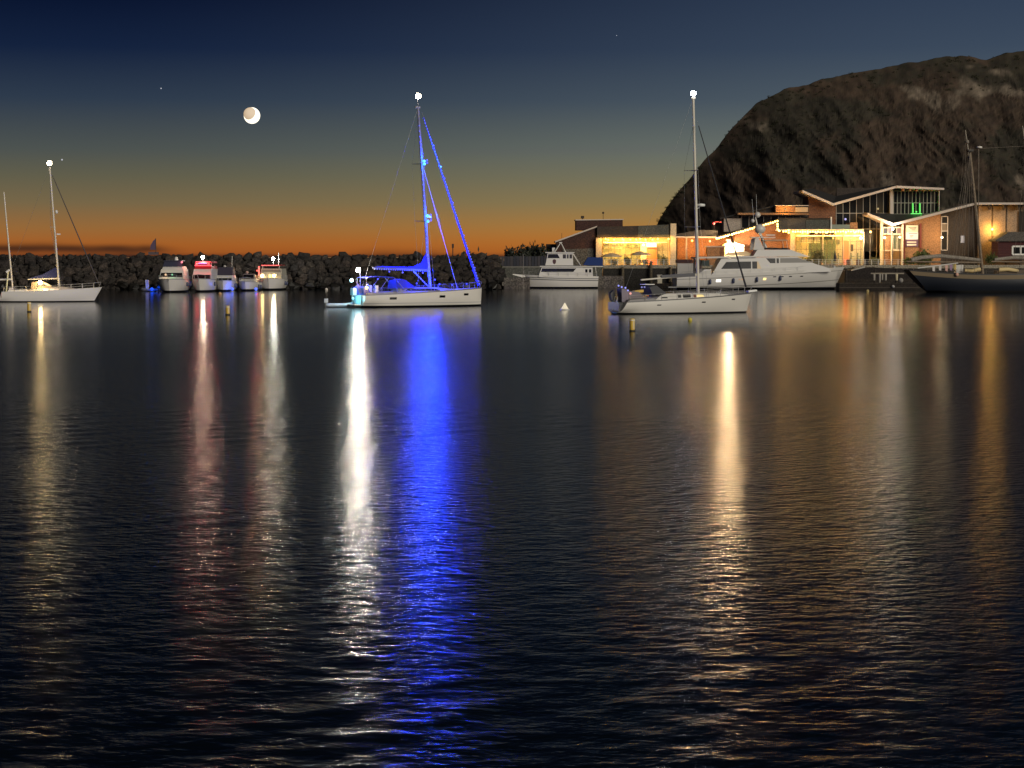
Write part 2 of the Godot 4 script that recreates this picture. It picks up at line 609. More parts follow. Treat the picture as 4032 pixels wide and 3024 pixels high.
func make_water() -> void:
	var ripples := ripple_map()
	var waves := []
	for k in 14:
		var wl := 0.4 * pow(1.12, k)
		var a := rng.randf_range(-1.2, 1.2) + PI / 2
		waves.append([wl, TAU / wl * cos(a), TAU / wl * sin(a), rng.randf() * TAU, SWELL * wl / TAU])
	var gust := FastNoiseLite.new()
	gust.seed = 12
	gust.frequency = 0.035
	gust.fractal_octaves = 2
	var az := [-180.0, -150, -120, -90, -60, -45, -35, -28, -24]
	for k in 421:
		az.append(-21.0 + k * 0.1)
	az.append_array([24.0, 28, 35, 45, 60, 90, 120, 150, 180])
	var dist := [0.5, 3.0, 6, 9, 12, 14, 16]
	while dist[-1] < 420.0:
		dist.append(dist[-1] * 1.0043)
	dist.append_array([450.0, 520, 650, 900, 1500, 3000, 6500])
	var nv := PackedVector3Array()
	var nn := PackedVector3Array()
	var nu := PackedVector2Array()
	var nt := PackedFloat32Array()
	var cols := az.size()
	for d: float in dist:
		var cell := d * 0.0043
		var live := []
		for w: Array in waves:
			var f := smoothstep(2.5, 6.0, w[0] / cell)
			if f > 0.0 and d > 16.0 and d < 430.0:
				live.append([w[1], w[2], w[3], w[4] * f])
		for a: float in az:
			var x := d * sin(deg_to_rad(a))
			var z := -d * cos(deg_to_rad(a))
			var y := 0.0
			var sx := 0.0
			var sz := 0.0
			if absf(a) < 22.0 and live.size() > 0:
				var puff := clampf(0.75 + 1.7 * gust.get_noise_2d(x * 0.7, z * 0.8), 0.15, 1.8)
				for w: Array in live:
					var ph: float = w[0] * x + w[1] * z + w[2]
					var c: float = w[3] * puff * cos(ph)
					y += w[3] * puff * sin(ph)
					sx += c * w[0]
					sz += c * w[1]
			nv.append(Vector3(x, y, z))
			nn.append(Vector3(-sx, 1.0, -sz).normalized())
			nu.append(Vector2(x / 7.5, z / 7.5))
			nt.append_array([1.0, 0.0, 0.0, 1.0])
	# sheltered and calm under the breakwater, ruffled towards the open middle of the harbour
	var mesh := ArrayMesh.new()
	var rings := [0.0, 30, 36, 42, 48, 55, 62, 70, 120, 128, 136, 144, 152, 160, 168, 176, 184, 192, 200, 210, 7000]
	var i := 0
	for r in rings.size() - 1:
		var first := i
		while i < dist.size() - 1 and dist[i] < rings[r + 1]:
			i += 1
		var last := mini(i, dist.size() - 1)
		var lo := first * cols
		var hi := (last + 1) * cols
		var ix := PackedInt32Array()
		for k in last - first:
			for j in cols - 1:
				var p := k * cols + j
				ix.append_array([p, p + cols, p + 1, p + 1, p + cols, p + cols + 1])
		var arrays := []
		arrays.resize(Mesh.ARRAY_MAX)
		arrays[Mesh.ARRAY_VERTEX] = nv.slice(lo, hi)
		arrays[Mesh.ARRAY_NORMAL] = nn.slice(lo, hi)
		arrays[Mesh.ARRAY_TEX_UV] = nu.slice(lo, hi)
		arrays[Mesh.ARRAY_TANGENT] = nt.slice(lo * 4, hi * 4)
		arrays[Mesh.ARRAY_INDEX] = ix
		mesh.add_surface_from_arrays(Mesh.PRIMITIVE_TRIANGLES, arrays)
		var f := smoothstep(115.0, 215.0, rings[r + 1])
		var g := smoothstep(25.0, 75.0, rings[r + 1])
		var m := StandardMaterial3D.new()
		m.albedo_color = lin(0.003, 0.006, 0.009)
		m.roughness = lerpf(lerpf(0.15, 0.18, g), 0.075, f)
		m.metallic_specular = 0.18
		m.normal_enabled = true
		m.normal_texture = ripples
		m.normal_scale = lerpf(lerpf(0.044, 0.066, g), 0.012, f) / 0.28
		m.cull_mode = BaseMaterial3D.CULL_DISABLED
		mesh.surface_set_material(r, m)
	var o := put("water", mesh, null)
	structure(o)
	o.set_meta("label", "dark rippled harbour water with streaks of reflected light")

# ---------------------------------------------------------------- land
const QUAY := 385.0
const GROUND := 3.85

func make_land() -> void:
	var concrete := mat(lin(0.2, 0.18, 0.15), 0.85, 0.0, 0.5)
	var dark := mat(lin(0.045, 0.04, 0.033), 0.9, 0.0, 0.5)
	# ground behind the quay
	var st := begin()
	bx(st, Vector3(wx(2375, QUAY), 3.4, -900), Vector3(190, GROUND, -QUAY))
	var g := obj("ground", st, mat(lin(0.13, 0.11, 0.085), 0.9, 0.0, 0.4))
	structure(g)
	st = begin()
	bx(st, Vector3(wx(1830, 400), 0.4, -900), Vector3(wx(2375, QUAY) - 0.01, 3.3, -392))
	structure(obj("bank", st, dark))
	# dark quay wall with a pale coping and timber piles
	var q := thing("quay_wall", "dark quay wall with timber piles below the restaurant terraces", "quay wall", Vector3(wx(2375, QUAY), 0, -QUAY))
	st = begin()
	bx(st, Vector3(wx(2375, QUAY), -1.0, -QUAY - 0.6), Vector3(190, 3.3, -QUAY + 0.05))
	wobj("wall", st, dark, q)
	st = begin()
	bx(st, Vector3(wx(2375, QUAY), 3.32, -QUAY - 0.3), Vector3(190, GROUND + 0.08, -QUAY + 0.28))
	wobj("coping", st, mat(lin(0.4, 0.35, 0.26), 0.8, 0.0, 0.3), q)
	for px: float in [2452, 2563, 2640, 2760, 3020, 3360, 3440, 3520]:
		var p := at(px, 1100, QUAY - 0.9)
		wobj("pile", tube(begin(), [Vector3(p.x, -1, p.z), Vector3(p.x, 4.6 if px == 2563 else 3.6, p.z)], 0.3, 0.26, 8), mat(lin(0.2, 0.16, 0.1), 0.9, 0.0, 0.4), q)
	# grey sea wall left of the restaurant, fence on it
	var w := thing("sea_wall", "long grey concrete sea wall behind the white trawler yacht", "sea wall", Vector3(wx(1850, 385), 0, -385))
	st = begin()
	bx(st, Vector3(wx(1850, 385), 0.9, -386), Vector3(wx(2372, 385), hy(1053, 385), -385))
	wobj("wall", st, mat(lin(0.16, 0.16, 0.135), 0.85, 0.0, 0.4), w)
	st = begin()
	bx(st, Vector3(wx(1848, 385), hy(1053, 385) + 0.002, -386.2), Vector3(wx(2374, 385), hy(1049, 385), -384.9))
	wobj("coping", st, mat(lin(0.2, 0.19, 0.16), 0.85), w)
	var f := thing("board_fence", "dark upright board fence on top of the grey sea wall", "fence", Vector3(wx(1925, 388), hy(1052, 388), -388))
	var x := wx(1925, 388)
	var fence := [mat(lin(0.035, 0.035, 0.045), 0.9), mat(lin(0.05, 0.045, 0.05), 0.9), mat(lin(0.028, 0.03, 0.04), 0.9)]
	var k := 0
	while x < wx(2190, 388):
		st = begin()
		var y0 := hy(1052, 388)
		bx(st, Vector3(x, y0, -388.08), Vector3(x + 0.5, y0 + 1.95 + rng.randf() * 0.12, -388))
		wobj("board", st, fence[k % 3], f)
		x += 0.56
		k += 1
	# stone pier heads by the trawler
	for d: Array in [[1984, 2084, 1093, 1128, 362.0, "low pale stone block under the trawler yacht's bow"], [2349, 2453, 1086, 1126, 366.0, "pale stone pier block behind the grey sloop's stern"]]:
		var a := at(d[0], d[2], d[4])
		var b := at(d[1], d[2], d[4])
		var o := thing("stone_pier", d[5], "stone pier", Vector3(a.x, 0, -d[4]))
		var rows := 3
		for r in rows:
			var cx := a.x - 0.3 * (r % 2)
			while cx < b.x:
				var wd := 0.9 + rng.randf() * 0.8
				st = begin()
				var y0 := -0.2 + (a.y + 0.2) * r / rows
				bx(st, Vector3(cx, y0, -d[4] - 2.5), Vector3(minf(cx + wd - 0.04, b.x + 0.1), y0 + (a.y + 0.2) / rows - 0.03, -d[4] + rng.randf() * 0.12))
				var tone := 0.16 + rng.randf() * 0.12
				wobj("stone", st, mat(lin(tone, snappedf(tone * 0.86, 0.01), snappedf(tone * 0.76, 0.01)), 0.85, 0.0, 0.5), o)
				cx += wd

# ---------------------------------------------------------------- breakwater
func rock_mesh(seed_: int, flat: float) -> ArrayMesh:
	var r := RandomNumberGenerator.new()
	r.seed = seed_
	var st := begin()
	st.set_smooth_group(-1)
	var rows := 4
	var cols := 6
	var p := []
	for i in rows + 1:
		var ring := []
		var a := PI * i / rows
		for k in cols:
			var b := TAU * (k + 0.5 * (i % 2)) / cols
			var v := Vector3(sin(a) * cos(b), cos(a) * flat, sin(a) * sin(b))
			v = v.sign() * Vector3(pow(absf(v.x), 0.6), pow(absf(v.y), 0.6), pow(absf(v.z), 0.6))
			ring.append(v * (0.72 + 0.42 * r.randf()))
		if i == 0 or i == rows:
			for k in cols:
				ring[k] = ring[0]
		p.append(ring)
	for i in rows:
		for k in cols:
			var j := (k + 1) % cols
			quad(st, p[i][k], p[i][j], p[i + 1][j], p[i + 1][k])
	return bake(st)

func make_breakwater() -> void:
	var x0 := wx(-170, 352)
	var x1 := wx(1960, 352)
	var o := thing("rock_breakwater", "long breakwater of piled brown boulders against the orange horizon", "breakwater", Vector3(x0, 0, -352))
	var st := begin()
	var out := [Vector2(-350.5, -1), Vector2(-357.6, 5.25), Vector2(-361, 5.25), Vector2(-372, -1)]
	for i in 4:
		var a: Vector2 = out[i]
		var b: Vector2 = out[(i + 1) % 4]
		quad(st, Vector3(x0 - 60, a.y, a.x), Vector3(x1, a.y, a.x), Vector3(x1, b.y, b.x), Vector3(x0 - 60, b.y, b.x))
	for x: float in [x0 - 60, x1]:
		quad(st, Vector3(x, -1, -350.5), Vector3(x, 5.25, -357.6), Vector3(x, 5.25, -361), Vector3(x, -1, -372))
	wobj("rubble_core", st, mat(lin(0.03, 0.026, 0.022), 0.95, 0.0, 0.5), o)
	var shapes := []
	for k in 7:
		shapes.append(rock_mesh(40 + k, 0.72 + 0.04 * k))
	var tones := []
	for t: Array in [[0.075, 0.064, 0.054], [0.1, 0.085, 0.07], [0.12, 0.1, 0.083], [0.06, 0.052, 0.047], [0.15, 0.122, 0.1], [0.085, 0.07, 0.062]]:
		tones.append(mat(lin(snappedf(t[0] * 0.85, 0.001), snappedf(t[1] * 0.79, 0.001), snappedf(t[2] * 0.74, 0.001)), 0.9, 0.0, 0.6))
	var wet := mat(lin(0.022, 0.02, 0.016), 0.45, 0.0, 0.4)
	# the largest boulders one by one, the rest and the small stones between as one mass
	var stones := []
	for row in 8:
		var x := x0 - 1.0 + rng.randf()
		while x < x1:
			var size := 0.42 + pow(rng.randf(), 2.2) * 0.62
			var f := row / 7.0
			var where := Vector3(x + rng.randf() * 0.4, lerpf(0.3, 5.2, f) + rng.randf_range(-0.2, 0.3), lerpf(-350.3, -357.5, f) + rng.randf_range(-0.3, 0.3))
			var turn := Vector3(rng.randf_range(-0.6, 0.6), rng.randf() * TAU, rng.randf_range(-0.6, 0.6))
			stones.append([size, where, turn, Vector3(size * (1.0 + 0.4 * rng.randf()), size, size), rng.randi() % 7, rng.randi() % 6, row])
			x += size * 1.7 + 0.12
	stones.sort_custom(func(p: Array, q: Array) -> bool: return p[0] > q[0])
	for k in mini(299, stones.size()):
		var s: Array = stones[k]
		var r := put("boulder", shapes[s[4]], wet if s[6] == 0 else tones[s[5]], o)
		r.position = s[1] - o.position
		r.rotation = s[2]
		r.scale = s[3]
	var mm := MultiMesh.new()
	mm.transform_format = MultiMesh.TRANSFORM_3D
	mm.mesh = shapes[2]
	var rest := maxi(0, stones.size() - 299)
	mm.instance_count = 900 + rest
	for k in 900 + rest:
		if k < rest:
			var q: Array = stones[299 + k]
			mm.set_instance_transform(k, Transform3D(Basis.from_euler(q[2]).scaled_local(q[3]), q[1] - o.position))
			continue
		var f := rng.randf() * 1.25
		var s := 0.25 + rng.randf() * 0.3
		var back := maxf(0.0, f - 1.0)
		var ps := Vector3(lerpf(x0 - 58, x1 + 0.5, rng.randf()), lerpf(0.0, 5.3, minf(f, 1.0)) + 0.05, lerpf(-350.4, -357.6, minf(f, 1.0)) - back * 14.0)
		mm.set_instance_transform(k, Transform3D(Basis.from_euler(Vector3(rng.randf() * 3, rng.randf() * 6, 0)).scaled(Vector3.ONE * s), ps - o.position))
	var small := MultiMeshInstance3D.new()
	small.name = "rubble"
	small.multimesh = mm
	small.material_override = tones[0]
	small.set_meta("kind", "stuff")
	o.add_child(small, true)

# ---------------------------------------------------------------- headland
func make_headland() -> void:
	var ridge := [[2560, 990], [2592, 872], [2640, 800], [2700, 722], [2760, 650], [2830, 575], [2880, 508], [2930, 450], [2985, 405], [3030, 378], [3090, 352], [3150, 338], [3240, 312], [3330, 292], [3420, 272], [3520, 256], [3600, 243], [3680, 231], [3730, 219], [3790, 217], [3840, 221], [3885, 233], [3920, 222], [3970, 204], [4030, 198], [4200, 180], [4500, 160], [4900, 190], [5400, 260]]
	var crest := FastNoiseLite.new()
	crest.seed = 4
	crest.frequency = 0.9
	crest.fractal_octaves = 3
	var gully := FastNoiseLite.new()
	gully.seed = 9
	gully.frequency = 0.03
	gully.fractal_octaves = 5
	gully.fractal_type = FastNoiseLite.FRACTAL_RIDGED
	var rough := FastNoiseLite.new()
	rough.seed = 21
	rough.frequency = 0.05
	rough.fractal_octaves = 5
	var patch := FastNoiseLite.new()
	patch.seed = 6
	patch.frequency = 0.022
	patch.fractal_octaves = 4
	var cell := FastNoiseLite.new()
	cell.seed = 31
	cell.noise_type = FastNoiseLite.TYPE_CELLULAR
	cell.cellular_return_type = FastNoiseLite.RETURN_DISTANCE2_SUB
	cell.frequency = 0.11
	cell.fractal_octaves = 2
	var nu := 420
	var nv := 170
	var pts := []
	var cols := []
	var tops := []
	for i in nu + 1:
		var px := lerpf(2560.0, 5400.0, pow(float(i) / nu, 1.35))
		var py := 0.0
		for j in ridge.size() - 1:
			if px <= ridge[j + 1][0]:
				var f: float = (px - ridge[j][0]) / (ridge[j + 1][0] - ridge[j][0])
				py = lerpf(ridge[j][1], ridge[j + 1][1], clampf(f, 0, 1))
				break
		var top := at(px, py, 660.0)
		top.y += crest.get_noise_1d(top.x * 0.12) * 0.7
		tops.append(top)
	for i in nu + 1:
		var top: Vector3 = tops[i]
		# the foot curls back at the sea end
		var rise := top.y
		var run := minf(rise * 1.35, 92.0)
		for j in nv + 1:
			var v := float(j) / nv
			var p: Vector3
			if v < 0.82:
				var f := v / 0.82
				var y := lerpf(1.0, top.y, pow(f, 0.92))
				p = Vector3(top.x, y, top.z + run * pow(1.0 - f, 1.25))
				var amp := sin(f * PI) * minf(1.0, rise / 30.0)
				var gl := gully.get_noise_2d(p.x * 1.0 + y * 0.35, y * 0.35)
				p.z += (gl * 4.5 + rough.get_noise_2d(p.x * 1.6, y * 1.6) * 3.0 + rough.get_noise_2d(p.x * 6.0, y * 5.0) * 0.7 + cell.get_noise_2d(p.x, y * 1.3 + p.x * 0.4) * 1.5) * amp
				p.y += rough.get_noise_2d(p.x + 50.0, y) * 1.2 * amp
				p.x += rough.get_noise_2d(p.x + 150.0, y) * 1.5 * amp
			else:
				var f := (v - 0.82) / 0.18
				p = Vector3(top.x + f * 8.0, top.y * (1.0 - f * f) + 1.5 * sin(f * PI), top.z - f * 120.0)
			pts.append(p)
			# bare rock, scrub and pale slips, each with an outline of its own
			var s := patch.get_noise_2d(p.x * 1.1, p.y * 1.6)
			var q := rough.get_noise_2d(p.x * 1.3 + 400.0, p.y * 1.7)
			var rock := Vector3(0.056, 0.037, 0.024)
			var scrub := Vector3(0.03, 0.025, 0.016)
			var pale := Vector3(0.17, 0.135, 0.1)
			var east := smoothstep(40.0, 130.0, p.x + p.y * 0.5)
			var c := rock.lerp(scrub, smoothstep(0.22 - 0.4 * east, 0.5 - 0.4 * east, s + q * 0.4))
			var slip := patch.get_noise_2d(p.x * 0.9 - 900.0, p.y * 1.1 + 300.0)
			c = c.lerp(pale, (0.3 + 0.6 * east) * smoothstep(0.24, 0.38, slip + q * 0.25))
			c *= 1.0 + 0.45 * q + 0.6 * rough.get_noise_2d(p.x * 5.0, p.y * 6.0)
			cols.append(Color(c.x, c.y, c.z))
	var st := begin()
	st.set_smooth_group(-1)
	for i in nu:
		for j in nv:
			var a := i * (nv + 1) + j
			var b := a + nv + 1
			for k: int in [a, b + 1, b, a, a + 1, b + 1]:
				st.set_color(cols[k])
				st.add_vertex(pts[k])
	var m := StandardMaterial3D.new()
	m.vertex_color_use_as_albedo = true
	m.roughness = 0.95
	m.cull_mode = BaseMaterial3D.CULL_DISABLED
	var o := obj("hill", st, m)
	structure(o)
	o.set_meta("label", "steep brown headland with pale slips and dark scrub above the waterfront")
	# scrub along the ridge and down the slopes
	var mm := MultiMesh.new()
	mm.transform_format = MultiMesh.TRANSFORM_3D
	mm.mesh = shrub_mesh(17, 130, 0.9)
	var spots := []
	for i in range(2, nu):
		for j in nv + 1:
			var v := float(j) / nv
			var p: Vector3 = pts[i * (nv + 1) + j]
			var want := 0.0
			if v > 0.74 and v < 0.86:
				want = 0.04
			elif v > 0.1 and v < 0.8 and patch.get_noise_2d(p.x * 1.1, p.y * 1.6) > 0.3 - 0.35 * smoothstep(60.0, 130.0, p.x + p.y * 0.5):
				want = 0.035
			if p.x < 170.0 and rng.randf() < want:
				spots.append(p)
	mm.instance_count = spots.size()
	for k in spots.size():
		var s := rng.randf_range(0.35, 0.95)
		mm.set_instance_transform(k, Transform3D(Basis.from_euler(Vector3(0, rng.randf() * 6.0, 0)).scaled(Vector3(s * 1.4, s, s * 1.4)), spots[k] - Vector3(0, 0.3, 0)))
	var scrub_o := MultiMeshInstance3D.new()
	scrub_o.name = "undergrowth"
	scrub_o.multimesh = mm
	scrub_o.material_override = leaf_mat(0.034, 0.03, 0.016)
	scrub_o.set_meta("kind", "stuff")
	scrub_o.set_meta("label", "low dark scrub dotted over the headland and its ridge")
	add_child(scrub_o)

# ---------------------------------------------------------------- waterfront
const WARM := Vector3(1.0, 0.52, 0.1)
const WARMW := Vector3(1.0, 0.72, 0.36)
const COOL := Vector3(1.0, 0.95, 0.88)

func outline(pts: Array, z: float) -> Array:
	var out := []
	for p: Array in pts:
		var w := at(p[0], p[1], z)
		out.append(Vector2(w.x, w.y))
	return out

# a polygon given in picture points, standing at depth z and running back by deep
func slab(pts: Array, z: float, deep: float) -> SurfaceTool:
	return prism(begin(), outline(pts, z), deep / 2.0, -1.0, -z - deep / 2.0)

# a row of window panes in a frame: columns between x0 and x1, rows at the heights given
func glazing(o: Node3D, x0: float, x1: float, n: int, rows: Array, z: float, glass: Array, frame: Material, bar := 0.07) -> void:
	for r in rows.size() - 1:
		for k in n:
			var a := lerpf(x0, x1, float(k) / n)
			var b := lerpf(x0, x1, float(k + 1) / n)
			var lo := at(a, rows[r + 1], z)
			var hi := at(b, rows[r], z)
			var st := bx(begin(), Vector3(lo.x + bar / 2, lo.y + bar / 2, -z - 0.03), Vector3(hi.x - bar / 2, hi.y - bar / 2, -z))
			wobj("pane", st, glass[(k * 7 + r * 3) % glass.size()], o)
	for k in n + 1:
		var px := lerpf(x0, x1, float(k) / n)
		var lo := at(px, rows[-1], z)
		var hi := at(px, rows[0], z)
		wobj("mullion", bx(begin(), Vector3(lo.x - bar / 2, lo.y, -z - 0.1), Vector3(lo.x + bar / 2, hi.y, -z + 0.05)), frame, o)
	for r in rows.size():
		var lo := at(x0, rows[r], z)
		var hi := at(x1, rows[r], z)
		wobj("transom_bar", bx(begin(), Vector3(lo.x, lo.y - bar / 2, -z - 0.09), Vector3(hi.x, lo.y + bar / 2, -z + 0.04)), frame, o)

func shrub_mesh(seed_: int, leaves: int, tall: float) -> ArrayMesh:
	var r := RandomNumberGenerator.new()
	r.seed = seed_
	var st := begin()
	st.set_smooth_group(-1)
	var clumps := []
	for k in 9:
		clumps.append(Vector3(r.randf_range(-0.6, 0.6), r.randf_range(0.25, 0.85) * tall, r.randf_range(-0.5, 0.5)))
	for k in leaves:
		var c: Vector3 = clumps[k % 9] + Vector3(r.randfn(), r.randfn(), r.randfn()) * 0.2
		c.y = maxf(c.y, 0.06)
		var u := Vector3(r.randfn(), r.randfn(), r.randfn()).normalized() * 0.13
		var v := u.cross(Vector3(r.randfn(), r.randfn(), r.randfn()).normalized()).normalized() * 0.06
		tri(st, c - u, c + v, c + u)
		tri(st, c - u, c + u, c - v)
	return bake(st)

func leaf_mat(r: float, g: float, b: float) -> StandardMaterial3D:
	var m := mat(lin(r, g, b), 0.7)
	m.backlight_enabled = true
	m.backlight = Color(0.25, 0.3, 0.1)
	return m

func shrub(called: String, label: String, where: Vector3, size: Vector3, mesh: Mesh, m: Material, group := "") -> void:
	var o := thing(called, label, "shrub", where, rng.randf() * 6.0, group)
	var f := put("foliage", mesh, m, o)
	f.scale = size
	obj("stem", tube(begin(), [Vector3.ZERO, Vector3(0.03, 0.6 * size.y, 0)], 0.05, 0.03, 5), mat(lin(0.06, 0.045, 0.03), 0.9), o)

func patio_umbrella(label: String, where: Vector3, r: float, h: float, cloth: Material, closed := false) -> void:
	var o := thing("patio_umbrella", label, "umbrella", where)
	obj("pole", tube(begin(), [Vector3.ZERO, Vector3(0, h, 0)], 0.035), mat(lin(0.12, 0.08, 0.05), 0.6), o)
	if closed:
		obj("canopy", lathe(begin(), Vector3.ZERO, [Vector2(0.1, 0.7), Vector2(0.3, 0.9), Vector2(0.26, h * 0.6), Vector2(0.05, h + 0.1)], 8, false), cloth, o)
	else:
		obj("canopy", lathe(begin(), Vector3.ZERO, [Vector2(r, h - 0.75), Vector2(r, h - 0.55), Vector2(r * 0.5, h - 0.2), Vector2(0.02, h + 0.05)], 8, false), cloth, o)
	obj("base", lathe(begin(), Vector3.ZERO, [Vector2(0.0, 0.08), Vector2(0.3, 0.08), Vector2(0.32, 0.0)], 10), mat(lin(0.1, 0.1, 0.1), 0.8), o)

func patio_table(label: String, where: Vector3, turn: float) -> void:
	var o := thing("patio_table", label, "table", where, turn, "tables on the restaurant terraces")
	var wood := mat(lin(0.3, 0.17, 0.08), 0.6)
	obj("table_top", bx(begin(), Vector3(-0.6, 0.72, -0.4), Vector3(0.6, 0.77, 0.4)), wood, o)
	for s: Array in [[-1, -1], [1, -1], [-1, 1], [1, 1]]:
		obj("leg", bx(begin(), Vector3(s[0] * 0.52 - 0.03, 0, s[1] * 0.33 - 0.03), Vector3(s[0] * 0.52 + 0.03, 0.72, s[1] * 0.33 + 0.03)), wood, o)

func lamp_post(label: String, p: Vector3, r: float, c: Vector3, energy: float, foot := GROUND) -> void:
	var o := thing("globe_lamp", label, "lamp", Vector3(p.x, foot, p.z), 0.0, "globe lamps along the waterfront")
	obj("post", tube(begin(), [Vector3.ZERO, Vector3(0, p.y - foot - r * 0.9, 0)], 0.07, 0.05, 8), mat(lin(0.08, 0.07, 0.06), 0.5), o)
	obj("collar", lathe(begin(), Vector3(0, p.y - foot - r, 0), [Vector2(0.05, -0.1), Vector2(0.13, 0.0), Vector2(0.12, 0.06)], 10), mat(lin(0.08, 0.07, 0.06), 0.5), o)
	lamp("lamp_globe", Vector3(0, p.y - foot, 0), r, c, energy, 7.0, o)

func make_waterfront() -> void:
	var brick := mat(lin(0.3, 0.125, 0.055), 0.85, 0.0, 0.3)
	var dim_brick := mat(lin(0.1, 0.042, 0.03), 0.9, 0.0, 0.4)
	var cream := mat(lin(0.66, 0.53, 0.34), 0.7, 0.0, 0.15)
	var pale := mat(lin(0.5, 0.42, 0.33), 0.7, 0.0, 0.2)
	var grey := mat(lin(0.13, 0.13, 0.105), 0.85, 0.0, 0.35)
	var brown := mat(lin(0.075, 0.055, 0.042), 0.85, 0.0, 0.35)
	var roofing := mat(lin(0.05, 0.045, 0.042), 0.9, 0.0, 0.4)
	var trim := mat(lin(0.55, 0.46, 0.38), 0.6)
	var orange := mat(lin(0.5, 0.24, 0.09), 0.7, 0.0, 0.3)
	var white := mat(lin(0.75, 0.72, 0.65), 0.6)
	var dark_glass := mat(lin(0.012, 0.012, 0.011), 0.12)
	var dark_glass2 := mat(lin(0.03, 0.026, 0.02), 0.16)
	var clear := pane()
	# --- restaurant on the left
	var a := thing("terrace_restaurant", "low restaurant with sloped brick wing and brightly lit glazed terrace under its fascia", "restaurant", Vector3(wx(2350, 395), GROUND, -395))
	wobj("fascia", slab([[2351, 893], [2512, 889], [2512, 934], [2351, 934]], 392.5, 12), brown, a)
	wobj("fascia", slab([[2512.3, 889], [2640, 884], [2640, 934], [2512.3, 934]], 392.4, 12), grey, a)
	wobj("ceiling", pbox(begin(), 2372, 934.6, 2639, 936.5, 393.0, 9.0), cream, a)
	wobj("pillar", pbox(begin(), 2639.5, 880, 2663, 1044, 392, 3), cream, a)
	wobj("pillar", pbox(begin(), 2347, 937, 2370, 1044, 391.8, 1.0), cream, a)
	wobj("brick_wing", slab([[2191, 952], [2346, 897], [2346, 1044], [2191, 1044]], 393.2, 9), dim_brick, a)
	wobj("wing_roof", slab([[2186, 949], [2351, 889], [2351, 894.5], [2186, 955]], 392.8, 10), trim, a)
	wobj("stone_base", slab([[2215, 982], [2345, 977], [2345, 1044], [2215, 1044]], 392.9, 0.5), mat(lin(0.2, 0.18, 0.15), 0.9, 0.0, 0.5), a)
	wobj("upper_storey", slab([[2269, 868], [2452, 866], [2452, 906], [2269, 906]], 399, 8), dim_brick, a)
	wobj("upper_roof", slab([[2266, 864], [2455, 862], [2455, 866], [2266, 868]], 398.8, 8.4), trim, a)
	wobj("side_block", pbox(begin(), 2152, 961, 2190, 1044, 397, 7), brown, a)
	wobj("side_window", pbox(begin(), 2156, 972, 2178, 996, 396.9, 0.2), dark_glass, a)
	wobj("back_wall", pbox(begin(), 2371, 937, 2639, 1044, 401.4, 0.4), cream, a)
	wobj("floor", pbox(begin(), 2371, 1043.5, 2639, 1044.5, 392.0, 9.0), mat(lin(0.3, 0.2, 0.12), 0.8), a)
	wobj("valance", pbox(begin(), 2374, 953, 2626, 957, 396.6, 0.25), white, a)
	glazing(a, 2374, 2530, 7, [958, 975, 1004, 1040], 398.0, [clear], mat(lin(0.1, 0.07, 0.04), 0.6))
	glazing(a, 2588, 2630, 2, [958, 985, 1040], 398.0, [clear], mat(lin(0.1, 0.07, 0.04), 0.6))
	wobj("curtain", pbox(begin(), 2379, 959, 2402, 978, 399.4, 0.1), white, a)
	wobj("curtain", pbox(begin(), 2409, 959, 2436, 978, 399.4, 0.1), white, a)
	wobj("curtain", pbox(begin(), 2441, 959, 2455, 978, 399.4, 0.1), white, a)
	wobj("door", pbox(begin(), 2548, 976, 2586, 1042, 397.6, 0.2), mat(lin(0.42, 0.12, 0.05), 0.6), a)
	wobj("lit_canvas_panel", pbox(begin(), 2545, 954, 2586, 973, 397.0, 0.3), glow(1.0, 0.82, 0.45, 1.6), a)  # lamplight on white canvas, put in as emission
	wobj("doorway_post", pbox(begin(), 2522, 957, 2546, 1042, 397.5, 0.5), cream, a)
	for px: float in [2395, 2418, 2455, 2482, 2505, 2542, 2569]:
		washer("ceiling_lamp", at(px, 944, 394.6), 0.2, WARM, 29.7, 5.0, a)
	wlamp("wall_lamp", at(2533, 964, 396.4), 0.22, WARMW, 8.6, 5.0, a)
	wlamp("room_lamp", at(2450, 962, 400.2), 0.2, WARM, 7.2, 3.0, a)
	for px: float in [2385, 2450, 2520, 2590, 2632]:
		washer("added_eave_lamp", at(px, 941, 390.6), 0.18, WARM, 9.9, 5.0, a)  # added lamps, washing the front and pillars with gold
	wobj("roof_vent", pbox(begin(), 2288, 850, 2300, 860, 400, 1.2), brown, a)
	wobj("roof_vent_post", pbox(begin(), 2292, 860, 2295, 866, 400.2, 0.3), brown, a)
	wobj("antenna", tube(begin(), [at(2375, 866, 402), at(2375, 838, 402)], 0.05), brown, a)
	wobj("antenna_head", ball(begin(), at(2375, 838, 402), 0.22, 8), brown, a)
	wobj("antenna", tube(begin(), [at(2212, 944, 396), at(2212, 918, 396)], 0.04), brown, a)
	for px: float in [2388, 2412, 2440, 2466, 2492, 2514, 2600, 2618]:
		wobj("dining_table", pbox(begin(), px - 6, 1010, px + 6, 1012.5, 400.2, 0.8), brown, a)
		wobj("chair_back", pbox(begin(), px - 8, 1000, px - 4, 1024, 400.0, 0.1), roofing, a)
	for px: float in [2466, 2498]:
		wobj("wall_picture", pbox(begin(), px, 962, px + 13, 976, 401.2, 0.06), brown, a)
	# --- restaurant in the middle
	var b := thing("string_lit_restaurant", "long low restaurant with grey parapet and glowing windows behind the big motor yacht", "restaurant", Vector3(wx(3060, 395), GROUND, -395))
	wobj("flat_roof", slab([[2640, 926], [2760, 905], [2826, 907], [2826, 931], [2640, 931]], 394, 8), roofing, b)
	wobj("eave", slab([[2638, 930.5], [2828, 931.3], [2828, 936], [2638, 935]], 393.7, 8.6), trim, b)
